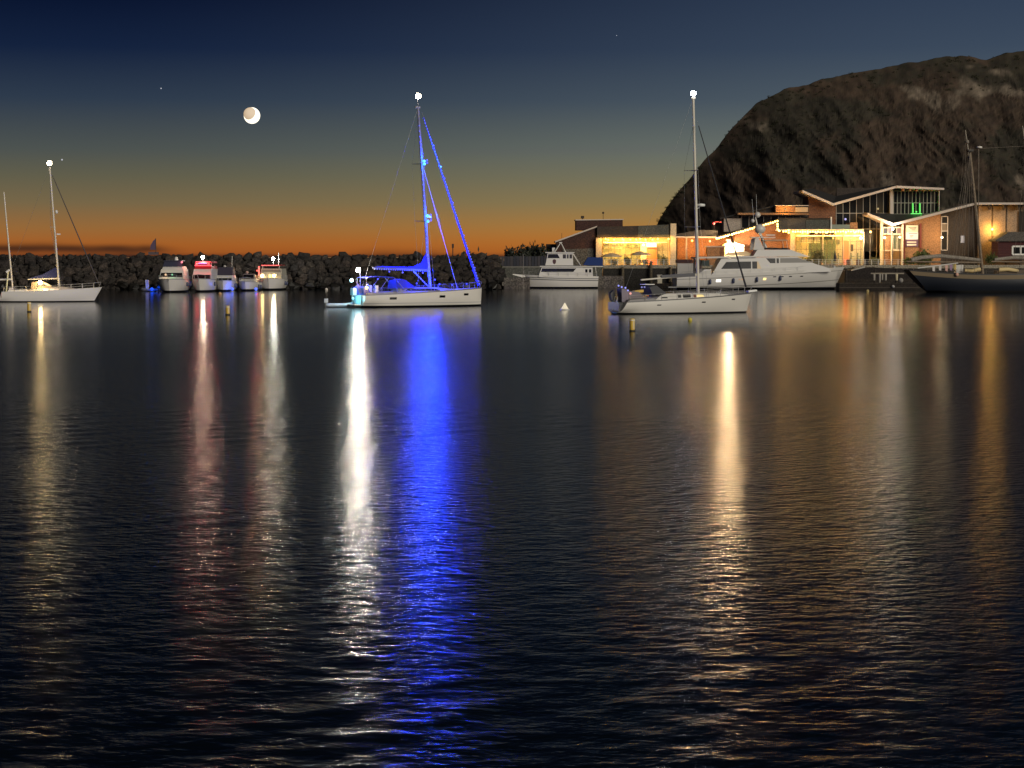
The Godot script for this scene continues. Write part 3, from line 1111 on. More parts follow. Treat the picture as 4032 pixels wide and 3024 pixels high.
	wobj("wall", slab([[2892, 915], [3058, 868], [3058, 906], [3112, 910], [3112, 1044], [2892, 1044]], 395, 6), brick, b)
	wobj("sloping_eave", slab([[2822, 931], [3060, 864], [3060, 868.5], [2822, 936.5]], 393.5, 8), roofing, b)
	wobj("patio_back_wall", pbox(begin(), 2667, 936, 2892, 1044, 400.5, 0.4), brick, b)
	wobj("patio_post", pbox(begin(), 2741, 936, 2748, 1044, 394.5, 0.3), cream, b)
	wobj("patio_post", pbox(begin(), 2700, 936, 2706, 1044, 395, 0.3), cream, b)
	wobj("parapet", pbox(begin(), 3062, 860, 3172, 902, 396, 7), mat(lin(0.11, 0.095, 0.08), 0.85, 0.0, 0.3), b)
	wobj("parapet", pbox(begin(), 3172.4, 864, 3270, 902, 395.9, 7), grey, b)
	wobj("parapet_cap", pbox(begin(), 3060, 858, 3276, 861, 395.7, 7.6), brown, b)
	wobj("parapet_post", pbox(begin(), 3270.4, 854, 3276, 902, 395.6, 0.5), white, b)
	wobj("low_parapet", pbox(begin(), 3276.5, 884, 3346, 902, 396, 5), mat(lin(0.24, 0.26, 0.2), 0.8), b)
	wobj("orange_bulkhead", pbox(begin(), 3346.5, 876, 3377, 902, 396.5, 5), orange, b)
	wobj("roof", pbox(begin(), 3061, 903, 3402, 908, 391.6, 11), trim, b)
	wobj("ceiling", pbox(begin(), 3113, 908.5, 3400, 910.5, 392, 9.5), cream, b)
	wobj("pillar", pbox(begin(), 3113, 911, 3130, 1044, 392, 1.2), cream, b)
	for px: float in [3238, 3318, 3398]:
		wobj("pillar", pbox(begin(), px, 911, px + 5, 1044, 391.9, 0.4), cream, b)
	wobj("back_wall", pbox(begin(), 3112.5, 911, 3402, 1044, 402.0, 0.4), cream, b)
	wobj("floor", pbox(begin(), 3113, 1043.5, 3400, 1044.5, 391.8, 10), mat(lin(0.3, 0.2, 0.12), 0.8), b)
	wobj("valance", pbox(begin(), 3136, 926, 3396, 930.5, 396, 0.25), white, b)
	glazing(b, 3134, 3316, 9, [932, 950, 982, 1040], 398.0, [clear], mat(lin(0.1, 0.07, 0.04), 0.6))
	glazing(b, 3346, 3398, 2, [932, 950, 982, 1040], 398.0, [clear], mat(lin(0.1, 0.07, 0.04), 0.6))
	for px: float in [3150, 3178, 3206]:
		wobj("curtain", pbox(begin(), px, 934, px + 22, 957, 399.2, 0.1), white, b)
	wobj("door", pbox(begin(), 3320, 948, 3343, 1042, 397.8, 0.2), mat(lin(0.42, 0.12, 0.05), 0.6), b)
	wobj("rear_roof", slab([[2835, 858], [3054, 808], [3054, 813], [2835, 863]], 401, 9), roofing, b)
	wobj("rear_gable", slab([[2920, 843], [3053, 813.5], [3053, 843]], 402, 1), roofing, b)
	wobj("clerestory", pbox(begin(), 3054, 811, 3131, 835, 400.5, 5), orange, b)
	wobj("clerestory", pbox(begin(), 3131.4, 816, 3182, 835, 400.4, 5), mat(lin(0.62, 0.42, 0.22), 0.7), b)
	wobj("clerestory_roof", pbox(begin(), 3052, 808, 3184, 811, 400, 6), trim, b)
	wobj("eave_band", pbox(begin(), 2905, 838, 3186, 846, 399.6, 7), orange, b)
	wobj("rear_wall", pbox(begin(), 2850, 860, 2917, 912, 401.5, 4), pale, b)
	wobj("rear_wall", pbox(begin(), 2917.4, 847, 3184, 906, 403, 4), brown, b)
	glazing(b, 2920, 3180, 9, [850, 898], 402.4, [dark_glass, dark_glass2], trim)
	for px: float in [3106, 3180, 3255, 3330, 3396]:
		wlamp("added_eave_lamp", at(px, 916, 390.4), 0.2, WARM, 10.0, 8.0, b)  # added row of lamps to brighten terrace floor and quay edge
	wlamp("clerestory_lamp", at(3092, 824, 399.0), 0.16, WARM, 8.0, 0.6, b)
	for px: float in [3160, 3215, 3290, 3365]:
		washer("ceiling_lamp", at(px, 917, 393.8), 0.2, WARM, 40.1, 5.0, b)
	for px: float in [3190, 3280, 3370]:
		wlamp("room_lamp", at(px, 938, 400.5), 0.2, WARM, 8.5, 3.0, b)
	wlamp("patio_lamp", at(2725, 948, 396), 0.2, WARM, 23.400000000000002, 4.0, b)
	wlamp("patio_lamp", at(2795, 950, 396), 0.2, WARM, 18.2, 1.5, b)
	for px: float in [3146, 3168, 3192, 3216, 3240, 3264, 3288, 3308, 3358, 3384]:
		wobj("dining_table", pbox(begin(), px - 6, 1008, px + 6, 1010.5, 400.6, 0.8), brown, b)
		wobj("chair_back", pbox(begin(), px - 9, 996, px - 5, 1024, 400.4, 0.1), roofing, b)
	for px: float in [3240, 3266, 3292]:
		wobj("wall_picture", pbox(begin(), px, 944, px + 15, 962, 401.8, 0.06), brown, b)
	wobj("menu_board", pbox(begin(), 3350, 962, 3360, 990, 397.4, 0.1), roofing, b)
	for px: float in [3122, 3334, 3372]:
		wobj("planter", pbox(begin(), px, 1022, px + 14, 1043, 390.8, 0.5), mat(lin(0.16, 0.07, 0.035), 0.8), b)
	# string of fairy lights along that eave
	var s := thing("string_of_lights", "string of glowing yellow bulbs following the sloping eave and roof edge", "string lights", at(2822, 936, 392.6), 0.0)
	var path := [[2822, 937], [2900, 915], [2980, 891], [3061, 868], [3062, 900], [3068, 907], [3085, 909], [3105, 905], [3122, 910], [3180, 909], [3240, 911], [3320, 909], [3400, 909]]
	var line := []
	for p: Array in path:
		line.append(at(p[0], p[1], 392.6 if p[0] < 3065 else 391.2))
	wobj("cable", tube(begin(), line, 0.02, 0.02, 4), mat(lin(0.05, 0.05, 0.05), 0.6), s)
	var bulb := bake(ball(begin(), Vector3.ZERO, 0.19, 6))
	var k := 0
	for i in line.size() - 1:
		var n := maxi(1, int(line[i].distance_to(line[i + 1]) / 0.42))
		for j in n:
			var o := put("bulb", bulb, glow(1.0, 0.6, 0.12, 8.0), s)
			o.position = line[i].lerp(line[i + 1], float(j) / n) + Vector3(0, -0.1 - 0.06 * (j % 2), 0.05) - s.position
			if k % 11 == 5:
				light(Vector3.ZERO, 0.13, WARM, 3.0, o, Vector3.ZERO)
			k += 1
	# floodlight, marquee and hut on the terrace
	var fl := thing("flood_lamp", "blazing white floodlight on a post beside the white marquee", "floodlight", Vector3(wx(2868, 391), GROUND, -391))
	wobj("post", tube(begin(), [Vector3(wx(2868, 391), GROUND, -391), at(2868, 960, 391)], 0.08), brown, fl)
	wobj("housing", pbox(begin(), 2860, 944, 2877, 948, 391.3, 0.5), brown, fl)
	wlamp("flood_bulb", at(2868, 953, 390.5), 0.245, Vector3(1.0, 0.64, 0.32), FLOOD, 12.0, fl)
	var mq := thing("marquee", "white canvas marquee lit by the floodlight behind the motor yacht", "marquee", Vector3(wx(2890, 393), GROUND, -393))
	wobj("roof", slab([[2853, 962], [2880, 952], [2932, 965], [2932, 972], [2853, 968]], 392.6, 4), mat(lin(0.8, 0.78, 0.72), 0.8), mq)
	wobj("side", slab([[2855, 969], [2930, 973], [2930, 1044], [2855, 1044]], 393, 3), mat(lin(0.8, 0.78, 0.72), 0.8), mq)
	var hu := thing("wooden_hut", "orange plank hut with pale flat roof left of the marquee", "hut", Vector3(wx(2815, 390), GROUND, -390))
	for j in 6:
		wobj("plank", pbox(begin(), 2785, 974 + j * 11.5, 2834, 985 + j * 11.5, 390 + 0.02 * (j % 2), 3), orange, hu)
	wobj("side_wall", pbox(begin(), 2834.5, 974, 2851, 1043, 390.1, 3), brick, hu)
	wobj("roof", pbox(begin(), 2780, 969, 2855, 973, 389.7, 3.8), trim, hu)
	var rl := thing("red_beacon", "red light on a short mast above the flat roof behind the tall sloop", "beacon", at(2812, 910, 396))
	wobj("mast", tube(begin(), [at(2812, 908, 396), at(2812, 880, 396)], 0.05), brown, rl)
	wobj("bracket", pbox(begin(), 2812, 872, 2842, 876, 396, 0.1), mat(lin(0.3, 0.03, 0.03), 0.6), rl)
	wlamp("beacon_lamp", at(2811, 880, 395.8), 0.24, Vector3(1.0, 0.03, 0.03), 1.2, 2.2, rl)
	make_hall(trim, roofing, brick, brown, dark_glass, dark_glass2, clear, cream, orange, white)
	make_terrace(white, cream)

func make_hall(trim: Material, roofing: Material, brick: Material, brown: Material, dark_glass: Material, dark_glass2: Material, clear: Material, cream: Material, orange: Material, white: Material) -> void:
	var c := thing("butterfly_roof_hall", "tall modern hall with zigzag butterfly roofs, glass walls and lit brick entrance", "hall", Vector3(wx(3500, 402), GROUND, -402))
	var red := mat(lin(0.17, 0.035, 0.02), 0.8)
	wobj("roof", slab([[3160, 748], [3281, 800], [3530, 731], [3530, 740], [3281, 810], [3160, 757]], 399, 13), trim, c)
	wobj("roof", slab([[3530.5, 731], [3718, 740], [3718, 748], [3530.5, 740]], 398.8, 13.4), trim, c)
	var st := begin()
	st.set_smooth_group(-1)
	quad(st, at(3164, 748, 399.5), at(3281, 799, 399.5), at(3292, 772, 412), at(3200, 742, 412))
	quad(st, at(3281, 799, 399.5), at(3528, 731, 399.5), at(3520, 728, 412), at(3292, 772, 412))
	wobj("roof_deck", st, roofing, c)
	for px: float in [3556, 3582, 3610, 3638, 3668, 3696]:
		wobj("rafter_end", pbox(begin(), px, 742, px + 5, 752, 399.2, 2), orange, c)
	wobj("brick_wall", slab([[3184, 768], [3281, 811], [3290, 811], [3290, 1044], [3184, 1044]], 402, 8), brick, c)
	# sloping glass wall: each column has its own height
	var frame := mat(lin(0.3, 0.27, 0.22), 0.6)
	var n := 8
	for k in n:
		var a := lerpf(3293, 3505, float(k) / n)
		var b := lerpf(3293, 3505, float(k + 1) / n)
		var ta := 812.0 - (a - 3281) * 0.279
		var tb := 812.0 - (b - 3281) * 0.279
		wobj("pane", slab([[a + 1, ta], [b - 1, tb], [b - 1, 838], [a + 1, 838]], 403, 0.05), dark_glass if k % 3 else dark_glass2, c)
		wobj("pane", slab([[a + 1, 841], [b - 1, 841], [b - 1, 900], [a + 1, 900]], 403, 0.05), dark_glass if k % 4 != 2 else dark_glass2, c)
		wobj("pane", slab([[a + 1, 903], [b - 1, 903], [b - 1, 990], [a + 1, 990]], 403, 0.05), dark_glass2, c)
		wobj("mullion", slab([[a - 1.1, ta + 0.5], [a + 1.1, ta], [a + 1.1, 1040], [a - 1.1, 1040]], 402.9, 0.3), frame, c)
	for py: float in [839.5, 901.5]:
		wobj("transom_bar", pbox(begin(), 3293, py - 1.2, 3505, py + 1.2, 402.85, 0.3), frame, c)
	wobj("post", slab([[3505, 740], [3517, 738], [3517, 1000], [3505, 1000]], 401.5, 1.0), trim, c)
	glazing(c, 3518, 3694, 12, [752, 799, 843], 403.0, [dark_glass, dark_glass2, dark_glass], frame, 0.12)
	wobj("end_wall", pbox(begin(), 3694.5, 748, 3700, 1000, 402, 8), trim, c)
	wobj("back_wall", pbox(begin(), 3292, 740, 3700, 1040, 412, 0.5), brown, c)
	for px: float in [3594, 3622]:
		wobj("green_neon_light", tube(begin(), [at(px, 844, 402.7), at(px, 800, 402.7)], 0.14, 0.14, 8), glow(0.05, 1.0, 0.06, 0.7), c)
	wobj("green_neon_light", tube(begin(), [at(3586, 842, 402.6), at(3630, 842, 402.6)], 0.1, 0.1, 8), glow(0.1, 1.0, 0.12, 0.9), c)
	var gl := wlamp("green_lamp", at(3608, 834, 402.2), 0.15, Vector3(0.08, 1.0, 0.1), 1.6, 1.2, c)
	gl.name = "green_lamp"
	wlamp("window_lamp", at(3457, 822, 402.5), 0.2, Vector3(0.8, 0.55, 0.15), 1.0, 0.5, c)
	wlamp("window_lamp", at(3329, 863, 402.5), 0.22, Vector3(0.5, 0.45, 1.0), 0.3, 0.8, c)
	# entrance with its own butterfly roof
	wobj("porch_roof", slab([[3416, 837], [3517, 879], [3517, 890], [3416, 846]], 395.5, 6), trim, c)
	wobj("porch_roof", slab([[3517.3, 879], [3836, 799], [3836, 808], [3517.3, 890]], 395.4, 6), trim, c)
	st = begin()
	st.set_smooth_group(-1)
	quad(st, at(3420, 837, 396), at(3517, 878, 396), at(3530, 843, 402.4), at(3440, 838, 402.4))
	quad(st, at(3517, 878, 396), at(3700, 832, 396), at(3696, 843, 402.4), at(3530, 843, 402.4))
	wobj("porch_deck", st, roofing, c)
	for p: Array in [[3465, 3477, 870], [3508, 3515, 892], [3549, 3558, 884]]:
		wobj("porch_post", pbox(begin(), p[0], p[2], p[1], 1044, 397.5, 0.4), cream, c)
	for py: float in [893, 920, 984]:
		wobj("porch_beam", pbox(begin(), 3477, py, 3549, py + 3.5, 397.6, 0.25), cream, c)
	glazing(c, 3478, 3548, 4, [897, 920], 398.2, [dark_glass2, mat(lin(0.14, 0.08, 0.07), 0.4)], cream, 0.1)
	glazing(c, 3516, 3548, 2, [925, 982], 398.3, [clear], cream, 0.1)
	wobj("door", pbox(begin(), 3484, 925, 3507, 1040, 398.3, 0.15), orange, c)
	wobj("hallway_wall", pbox(begin(), 3466, 895, 3556, 1042, 401.8, 0.2), mat(lin(0.4, 0.27, 0.12), 0.8), c)
	wobj("brick_wall", slab([[3558.5, 878], [3704, 842], [3704, 1044], [3558.5, 1044]], 398.5, 6), mat(lin(0.42, 0.2, 0.08), 0.85, 0.0, 0.25), c)
	for px: float in [3556, 3621]:
		wobj("red_pier", slab([[px, 881], [px + 8, 879], [px + 8, 1044], [px, 1044]], 398.3, 0.3), red, c)
	# poster with a pale head, a white middle and a dark foot
	wobj("poster", pbox(begin(), 3566, 887, 3615, 914, 398.2, 0.12), mat(lin(0.75, 0.62, 0.4), 0.7), c)
	wobj("poster", pbox(begin(), 3566, 914.3, 3615, 943, 398.2, 0.12), white, c)
	wobj("poster", pbox(begin(), 3566, 943.3, 3615, 971, 398.2, 0.12), mat(lin(0.14, 0.06, 0.09), 0.7), c)
	for t: Array in [[3577, 894, 3608, 896.5], [3582, 899, 3606, 901], [3589, 904, 3604, 906], [3578, 918, 3612, 920], [3582, 927, 3597, 929], [3583, 932, 3593, 934], [3571, 951, 3608, 956], [3571, 961, 3608, 967]]:
		wobj("print_line", pbox(begin(), t[0], t[1], t[2], t[3], 398.15, 0.06), mat(lin(0.16, 0.13, 0.1), 0.8) if t[1] < 950 else mat(lin(0.7, 0.6, 0.42), 0.8), c)
	wobj("side_wall", slab([[3704.5, 842], [3850, 806], [3850, 1044], [3704.5, 1044]], 399.5, 6), brown, c)
	glazing(c, 3706, 3730, 1, [852, 880, 910, 985], 399.4, [dark_glass2, mat(lin(0.2, 0.14, 0.08), 0.4)], trim, 0.16)
	wobj("side_window", pbox(begin(), 3782, 928, 3797, 956, 399.3, 0.1), glow(0.35, 0.42, 0.6, 0.25), c)
	# boat house with brackets under its flat roof
	var d := thing("boat_house", "beige flat roofed boat house lit by one wall lamp at the right", "boat house", Vector3(wx(3950, 400), GROUND, -400))
	var beige := mat(lin(0.4, 0.29, 0.19), 0.8, 0.0, 0.25)
	var x := 3851.0
	while x < 4290.0:
		wobj("wall_panel", pbox(begin(), x, 812, x + 54.4, 1044, 398.5 + 0.01, 0.3), beige, d)
		wobj("bracket", slab([[x + 46, 806], [x + 55, 806], [x + 55, 812], [x + 50, 825], [x + 46, 812]], 396.5, 2), brown, d)
		wobj("batten", pbox(begin(), x + 53, 812, x + 56, 1044, 398.4, 0.2), brown, d)
		x += 55.0
	wobj("wall", pbox(begin(), 3851, 808, 4300, 1044, 399, 12), beige, d)
	wobj("roof", pbox(begin(), 3838, 797.5, 4310, 805.5, 395.5, 17), trim, d)
	wobj("window", pbox(begin(), 4011, 832, 4060, 912, 398.1, 0.3), dark_glass2, d)
	wobj("lamp_arm", tube(begin(), [at(3907, 893, 398.3), at(3907, 893, 397.4), at(3907, 898, 397.4)], 0.05), brown, d)
	wlamp("wall_lamp", at(3907, 903, 397.3), 0.24, WARM, 22.0, 9.0, d)
	var h := thing("red_hut", "small dark red hut with grey hipped roof and white framed window", "hut", Vector3(wx(3975, 391), GROUND, -391))
	var maroon := mat(lin(0.085, 0.014, 0.014), 0.8, 0.0, 0.25)
	for j in 7:
		wobj("board", pbox(begin(), 3930, 951 + j * 10.4, 4118, 961 + j * 10.4, 390.5 + 0.02 * (j % 2), 5), maroon, h)
	wobj("roof", slab([[3918, 950], [3924, 943], [3975, 913], [4130, 913], [4130, 950]], 389.8, 6.5), mat(lin(0.15, 0.13, 0.11), 0.9, 0.0, 0.3), h)
	glazing(h, 3987, 4050, 2, [970, 1002], 390.4, [dark_glass], white, 0.3)
	lamp_post("bright white globe under the lower roof valley at the hall entrance", at(3515, 902, 394.8), 0.24, COOL, 22.9)
	lamp_post("globe lamp at the left post of the hall entrance", at(3483, 936, 394.2), 0.24, WARMW, 15.7)
	lamp_post("globe lamp in front of the entrance glass beside the poster", at(3543, 934, 394.6), 0.22, WARMW, 12.9)
	lamp_post("lone globe lamp by the tall window at the brick wall's end", at(3709, 935, 395.5), 0.23, WARMW, 14.3)
	lamp_post("globe lamp where the string lights end", at(3428, 913, 391.6), 0.22, WARM, 14.3)
	lamp_post("white globe lamp at the corner of the glazed restaurant terrace", at(3390, 938, 391.2), 0.24, COOL, 15.7)

func make_terrace(white: Material, cream: Material) -> void:
	var shrubs := [shrub_mesh(1, 520, 1.0), shrub_mesh(2, 520, 1.2), shrub_mesh(3, 900, 1.0)]
	var green := leaf_mat(0.07, 0.09, 0.025)
	var lit_leaf := leaf_mat(0.16, 0.13, 0.05)  # yellow lamplight put into the leaf colour
	var z := 388.5
	var spots := [[2400, "left end"], [2452, "second"], [2520, "doorway"], [2596, "right end"]]
	patio_umbrella("open cream umbrella at the left end of the left restaurant's terrace", Vector3(wx(2408, 390), GROUND, -390), 1.9, 2.3, cream)
	patio_umbrella("open cream umbrella before the door of the left restaurant", Vector3(wx(2522, 389.5), GROUND, -389.5), 1.9, 2.6, cream)
	patio_umbrella("closed dark umbrella on the middle terrace by the yacht's bow", Vector3(wx(3288, 387), GROUND, -387), 0.4, 2.6, mat(lin(0.03, 0.03, 0.04), 0.8), true)
	for k in 4:
		shrub("terrace_shrub", "yellow lit shrub on the left terrace, %s of four" % ["leftmost", "second from the left", "third from the left", "rightmost"][k], Vector3(wx(spots[k][0] + 18.0, 387), GROUND, -387), Vector3(1.1, 1.0 + 0.3 * (k % 2), 1.0), shrubs[k % 2], lit_leaf, "shrubs on the terraces")
	shrub("terrace_shrub", "round bushy palm glowing yellow behind the motor yacht's bow", Vector3(wx(3223, 387), GROUND, -387), Vector3(1.6, 2.6, 1.4), shrubs[2], lit_leaf, "shrubs on the terraces")
	shrub("terrace_shrub", "low sprawling shrub beside the round bushy palm", Vector3(wx(3180, 388), GROUND, -388), Vector3(1.5, 1.2, 1.2), shrubs[1], lit_leaf, "shrubs on the terraces")
	shrub("terrace_shrub", "pale shrub between the white globe lamp and the hall entrance", Vector3(wx(3440, 388), GROUND, -388), Vector3(1.3, 1.3, 1.1), shrubs[0], lit_leaf, "shrubs on the terraces")
	shrub("terrace_shrub", "tall dark shrub below the entrance brick wall", Vector3(wx(3630, 389), GROUND, -389), Vector3(1.9, 2.6, 1.5), shrubs[2], green, "shrubs on the terraces")
	shrub("terrace_shrub", "low dark shrub in front of the entrance poster", Vector3(wx(3582, 388), GROUND, -388), Vector3(1.6, 1.2, 1.4), shrubs[1], green, "shrubs on the terraces")
	shrub("terrace_shrub", "dark shrub beside the red hut's left corner", Vector3(wx(3905, 389), GROUND, -389), Vector3(1.4, 1.9, 1.2), shrubs[0], green, "shrubs on the terraces")
	var ts := [2436, 2486, 2560, 2612, 3150, 3265, 3340, 3412, 3500]
	var tl := ["patio table under the left terrace's leftmost umbrella edge", "patio table between the left terrace's two umbrellas", "patio table right of the left restaurant's door", "patio table by the left restaurant's right pillar", "patio table at the lit pillar of the middle restaurant", "patio table next to the closed dark umbrella", "patio table before the middle restaurant's red door", "patio table under the white corner globe lamp", "patio table in front of the hall entrance door"]
	for k in 9:
		patio_table(tl[k], Vector3(wx(ts[k], 389.2), GROUND, -389.2), rng.randf() * 0.6)
	# low glass and post balustrades at the quay edge
	for d: Array in [[2380, 2666, "left terrace"], [3120, 3560, "middle terrace"]]:
		var o := thing("balustrade", "low white railing along the quay edge of the %s" % d[2], "railing", Vector3(wx(d[0], 385.2), GROUND + 0.08, -385.2))
		var px: float = d[0]
		while px <= d[1]:
			var p := at(px, 1040, 385.2)
			wobj("post", bx(begin(), Vector3(p.x - 0.04, GROUND + 0.08, -385.25), Vector3(p.x + 0.04, GROUND + 1.05, -385.17)), white, o)
			px += 26.0
		for y: float in [0.35, 0.68, 1.0]:
			wobj("rail", tube(begin(), [Vector3(wx(d[0], 385.2), GROUND + 0.08 + y, -385.2), Vector3(wx(d[1], 385.2), GROUND + 0.08 + y, -385.2)], 0.025, 0.025, 5), white, o)
	# dark bushes on the bank by the breakwater's end
	var dark := leaf_mat(0.025, 0.028, 0.02)
	var big := shrub_mesh(8, 1500, 1.0)
	var bl := [[1700, 1118, 360, 2.6, 2.4, "low dark bush under the blue yacht's mast"], [1745, 1110, 361, 3.2, 3.4, "dark bush just right of the blue yacht's mast"], [1800, 1115, 362, 3.0, 3.2, "dark bush behind the blue yacht's foredeck"], [1860, 1112, 366, 3.4, 4.3, "tall dark bush at the breakwater's right end"], [1925, 1110, 370, 3.0, 3.4, "dark bush right of the blue yacht's bow"], [2020, 1052, 392, 2.6, 2.9, "dark tree above the fence left of the trawler"], [2075, 1052, 392, 2.6, 3.2, "dark tree above the board fence behind the trawler's mast"], [2125, 1052, 392, 2.5, 3.4, "dark tree above the fence beside the restaurant's side block"]]
	for e: Array in bl:
		var p := at(e[0], e[1], e[2])
		var foot := 0.3 if e[2] < 375 else 3.3
		shrub("bank_bush", e[5], Vector3(p.x, foot, p.z), Vector3(e[3], e[4] + (p.y - foot) * 0.3, e[3] * 0.7), big, dark, "dark bushes on the bank")
	var bk := mat(lin(0.03, 0.028, 0.025), 0.95, 0.0, 0.4)
	var bank := obj("slope", prism(begin(), outline([[1640, 1140], [1720, 1090], [1850, 1070], [1990, 1080], [2010, 1140]], 366), 9.0, 6.0, -374.0), bk)
	structure(bank)
	# daymark on the breakwater
	var dm := thing("day_beacon", "slim dark daymark post on the breakwater right of the blue yacht's mast", "beacon", at(1783, 1006, 358))
	wobj("post", tube(begin(), [at(1783, 1020, 358), at(1783, 962, 358)], 0.09), mat(lin(0.05, 0.03, 0.02), 0.8), dm)
	wobj("topmark", pbox(begin(), 1779, 960, 1787, 976, 357.9, 0.3), mat(lin(0.05, 0.03, 0.02), 0.8), dm)
	var pole := thing("flag_pole", "thin grey pole by the trawler's bow", "pole", Vector3(wx(2060, 360), 0, -360))
	obj("shaft", tube(begin(), [Vector3(0, -0.5, 0), Vector3(0, hy(1000, 360), 0)], 0.06, 0.04), mat(lin(0.25, 0.22, 0.2), 0.7), pole)

# ---------------------------------------------------------------- boats
const BLUE := Vector3(0.0, 0.012, 1.0)
const CYAN := Vector3(0.03, 0.36, 1.0)

func gel(l := 0.7) -> StandardMaterial3D:
	return mat(lin(l, l * 0.96, l * 0.88), 0.35)

func make_blue_yacht() -> void:
	var p := at(1409, 1212, 231)
	var o := thing("sailing_yacht", "white sloop at anchor lit blue from mast, boom and deck by strings of lights", "sailing yacht", Vector3(p.x, 0, p.z), deg_to_rad(27))
	var white := gel()
	var grey := mat(lin(0.45, 0.45, 0.45), 0.5)
	var metal := mat(lin(0.2, 0.2, 0.24), 0.4)
	var deck := mat(lin(0.26, 0.25, 0.25), 0.6)
	var wire := mat(lin(0.4, 0.4, 0.4), 0.4, 0.5)
	var black := mat(lin(0.012, 0.012, 0.014), 0.25)
	var canvas := mat(lin(0.03, 0.035, 0.3), 0.8)
	var h := {xs = 0.0, xb = 15.0, tr = 0.05, br = 0.06, beam = 2.2, ws = 0.86, tm = 0.45, s0 = 1.34, s1 = 2.03, dip = 0.04, boot = 0.2, ks = 0.05, pb = 0.7}
	add_hull(o, h, white, black, deck, metal)
	obj("cove_stripe", hull_band(h, func(_t: float) -> float: return 0.42, func(_t: float) -> float: return 0.5, 0.01, 24, 1), grey, o)
	for w: Array in [[0.19, 0.245, 0.86, 1.12], [0.59, 0.64, 1.02, 1.28], [0.81, 0.855, 1.22, 1.46]]:
		for s: int in [1, -1]:
			obj("hull_window", hull_window(h, w, s), black, o)
	# open transom with a bathing platform
	obj("transom_recess", bx(begin(), Vector3(-0.06, 0.35, -1.1), Vector3(0.3, 1.3, 1.1)), mat(lin(0.3, 0.34, 0.36), 0.5), o)
	obj("bathing_platform", bx(begin(), Vector3(-0.9, 0.25, -1.2), Vector3(-0.08, 0.34, 1.2)), white, o)
	var cabin := obj("coachroof", prism(begin(), [Vector2(4.4, 1.4), Vector2(4.5, 2.12), Vector2(8.9, 2.14), Vector2(11.2, 1.95), Vector2(12.0, 1.7), Vector2(12.0, 1.55)], 1.35, 1.05), deck, o)
	for s: int in [1, -1]:
		obj("window", plate(begin(), [Vector2(5.2, 1.78), Vector2(5.5, 2.02), Vector2(8.6, 2.03), Vector2(9.4, 1.86), Vector2(9.2, 1.8)], 1.4, 1.35, 2.14, 1.05, s), black, cabin)
	obj("coaming", prism(begin(), [Vector2(0.3, 1.3), Vector2(0.4, 1.6), Vector2(4.4, 1.75), Vector2(4.4, 1.35)], 1.85, 1.75), deck, o)
	obj("sprayhood", prism(begin(), [Vector2(4.1, 2.05), Vector2(4.15, 2.95), Vector2(4.9, 3.1), Vector2(5.4, 2.95), Vector2(6.3, 2.12)], 1.25, 0.95), canvas, o)
	obj("bimini", prism(begin(), [Vector2(0.5, 3.22), Vector2(0.7, 3.34), Vector2(2.2, 3.42), Vector2(3.6, 3.34), Vector2(3.9, 3.2), Vector2(2.2, 3.36)], 1.4, 1.3), canvas, o)
	for s: float in [1.3, -1.3]:
		obj("bimini_frame", tube(begin(), [Vector3(0.5, 3.25, s), Vector3(0.4, 1.4, s)], 0.03), metal, o)
		obj("bimini_frame", tube(begin(), [Vector3(3.8, 3.22, s), Vector3(5.0, 1.9, s)], 0.05), metal, o)
		obj("bimini_frame", tube(begin(), [Vector3(3.2, 3.3, s), Vector3(1.8, 1.6, s)], 0.03), metal, o)
		obj("steering_wheel", lathe_ring(Vector3(1.6, 2.15, s * 0.7), 0.42), metal, o)
		obj("helm_pedestal", bx(begin(), Vector3(1.7, 1.5, s * 0.7 - 0.15), Vector3(2.0, 2.4, s * 0.7 + 0.15)), white, o)
	obj("stern_seat", prism(begin(), [Vector2(0.1, 1.4), Vector2(0.05, 2.2), Vector2(0.5, 2.3), Vector2(1.0, 1.5)], 1.5), canvas, o)
	obj("ensign_staff", tube(begin(), [Vector3(-0.1, 1.3, 0.9), Vector3(-0.6, 3.0, 0.9)], 0.025), metal, o)
	obj("ensign", prism(begin(), [Vector2(-0.62, 2.95), Vector2(-0.4, 2.1), Vector2(-0.15, 1.5), Vector2(0.15, 1.55), Vector2(-0.1, 2.3)], 0.02, 0.02, 0.9), mat(lin(0.2, 0.2, 0.5), 0.8), o)
	obj("liferaft_case", bx(begin(), Vector3(-0.35, 1.35, -1.3), Vector3(0.1, 2.1, -0.5)), mat(lin(0.5, 0.5, 0.55), 0.6), o)
	add_rails(o, h, metal)
	var foot := Vector3(8.7, 1.95, 0)
	var top := Vector3(7.3, 22.0, 0)
	add_rig(o, h, {foot = foot, top = top, spreaders = [0.375, 0.69], span = 1.9, metal = metal, wire = wire, r = 0.19, boom = [Vector3(8.5, 4.05, 0), Vector3(1.75, 4.32, 0)], jib = [Vector3(14.75, 2.3, 0), Vector3(7.95, 21.0, 0)], jib_r = 0.19, jib_mat = mat(lin(0.08, 0.1, 0.5), 0.8)})
	obj("sail_cover", prism(begin(), [Vector2(1.9, 4.36), Vector2(2.4, 4.52), Vector2(6.6, 4.42), Vector2(7.6, 4.9), Vector2(8.2, 5.9), Vector2(8.3, 4.2)], 0.14, 0.06), canvas, o)
	obj("vang", tube(begin(), [Vector3(6.6, 4.05, 0), Vector3(8.5, 2.2, 0)], 0.06), metal, o)
	obj("inner_stay", tube(begin(), [Vector3(8.0, 15.0, 0.1), Vector3(12.1, 1.9, 0.0)], 0.028, 0.028, 5), mat(lin(0.5, 0.5, 0.6), 0.7), o)
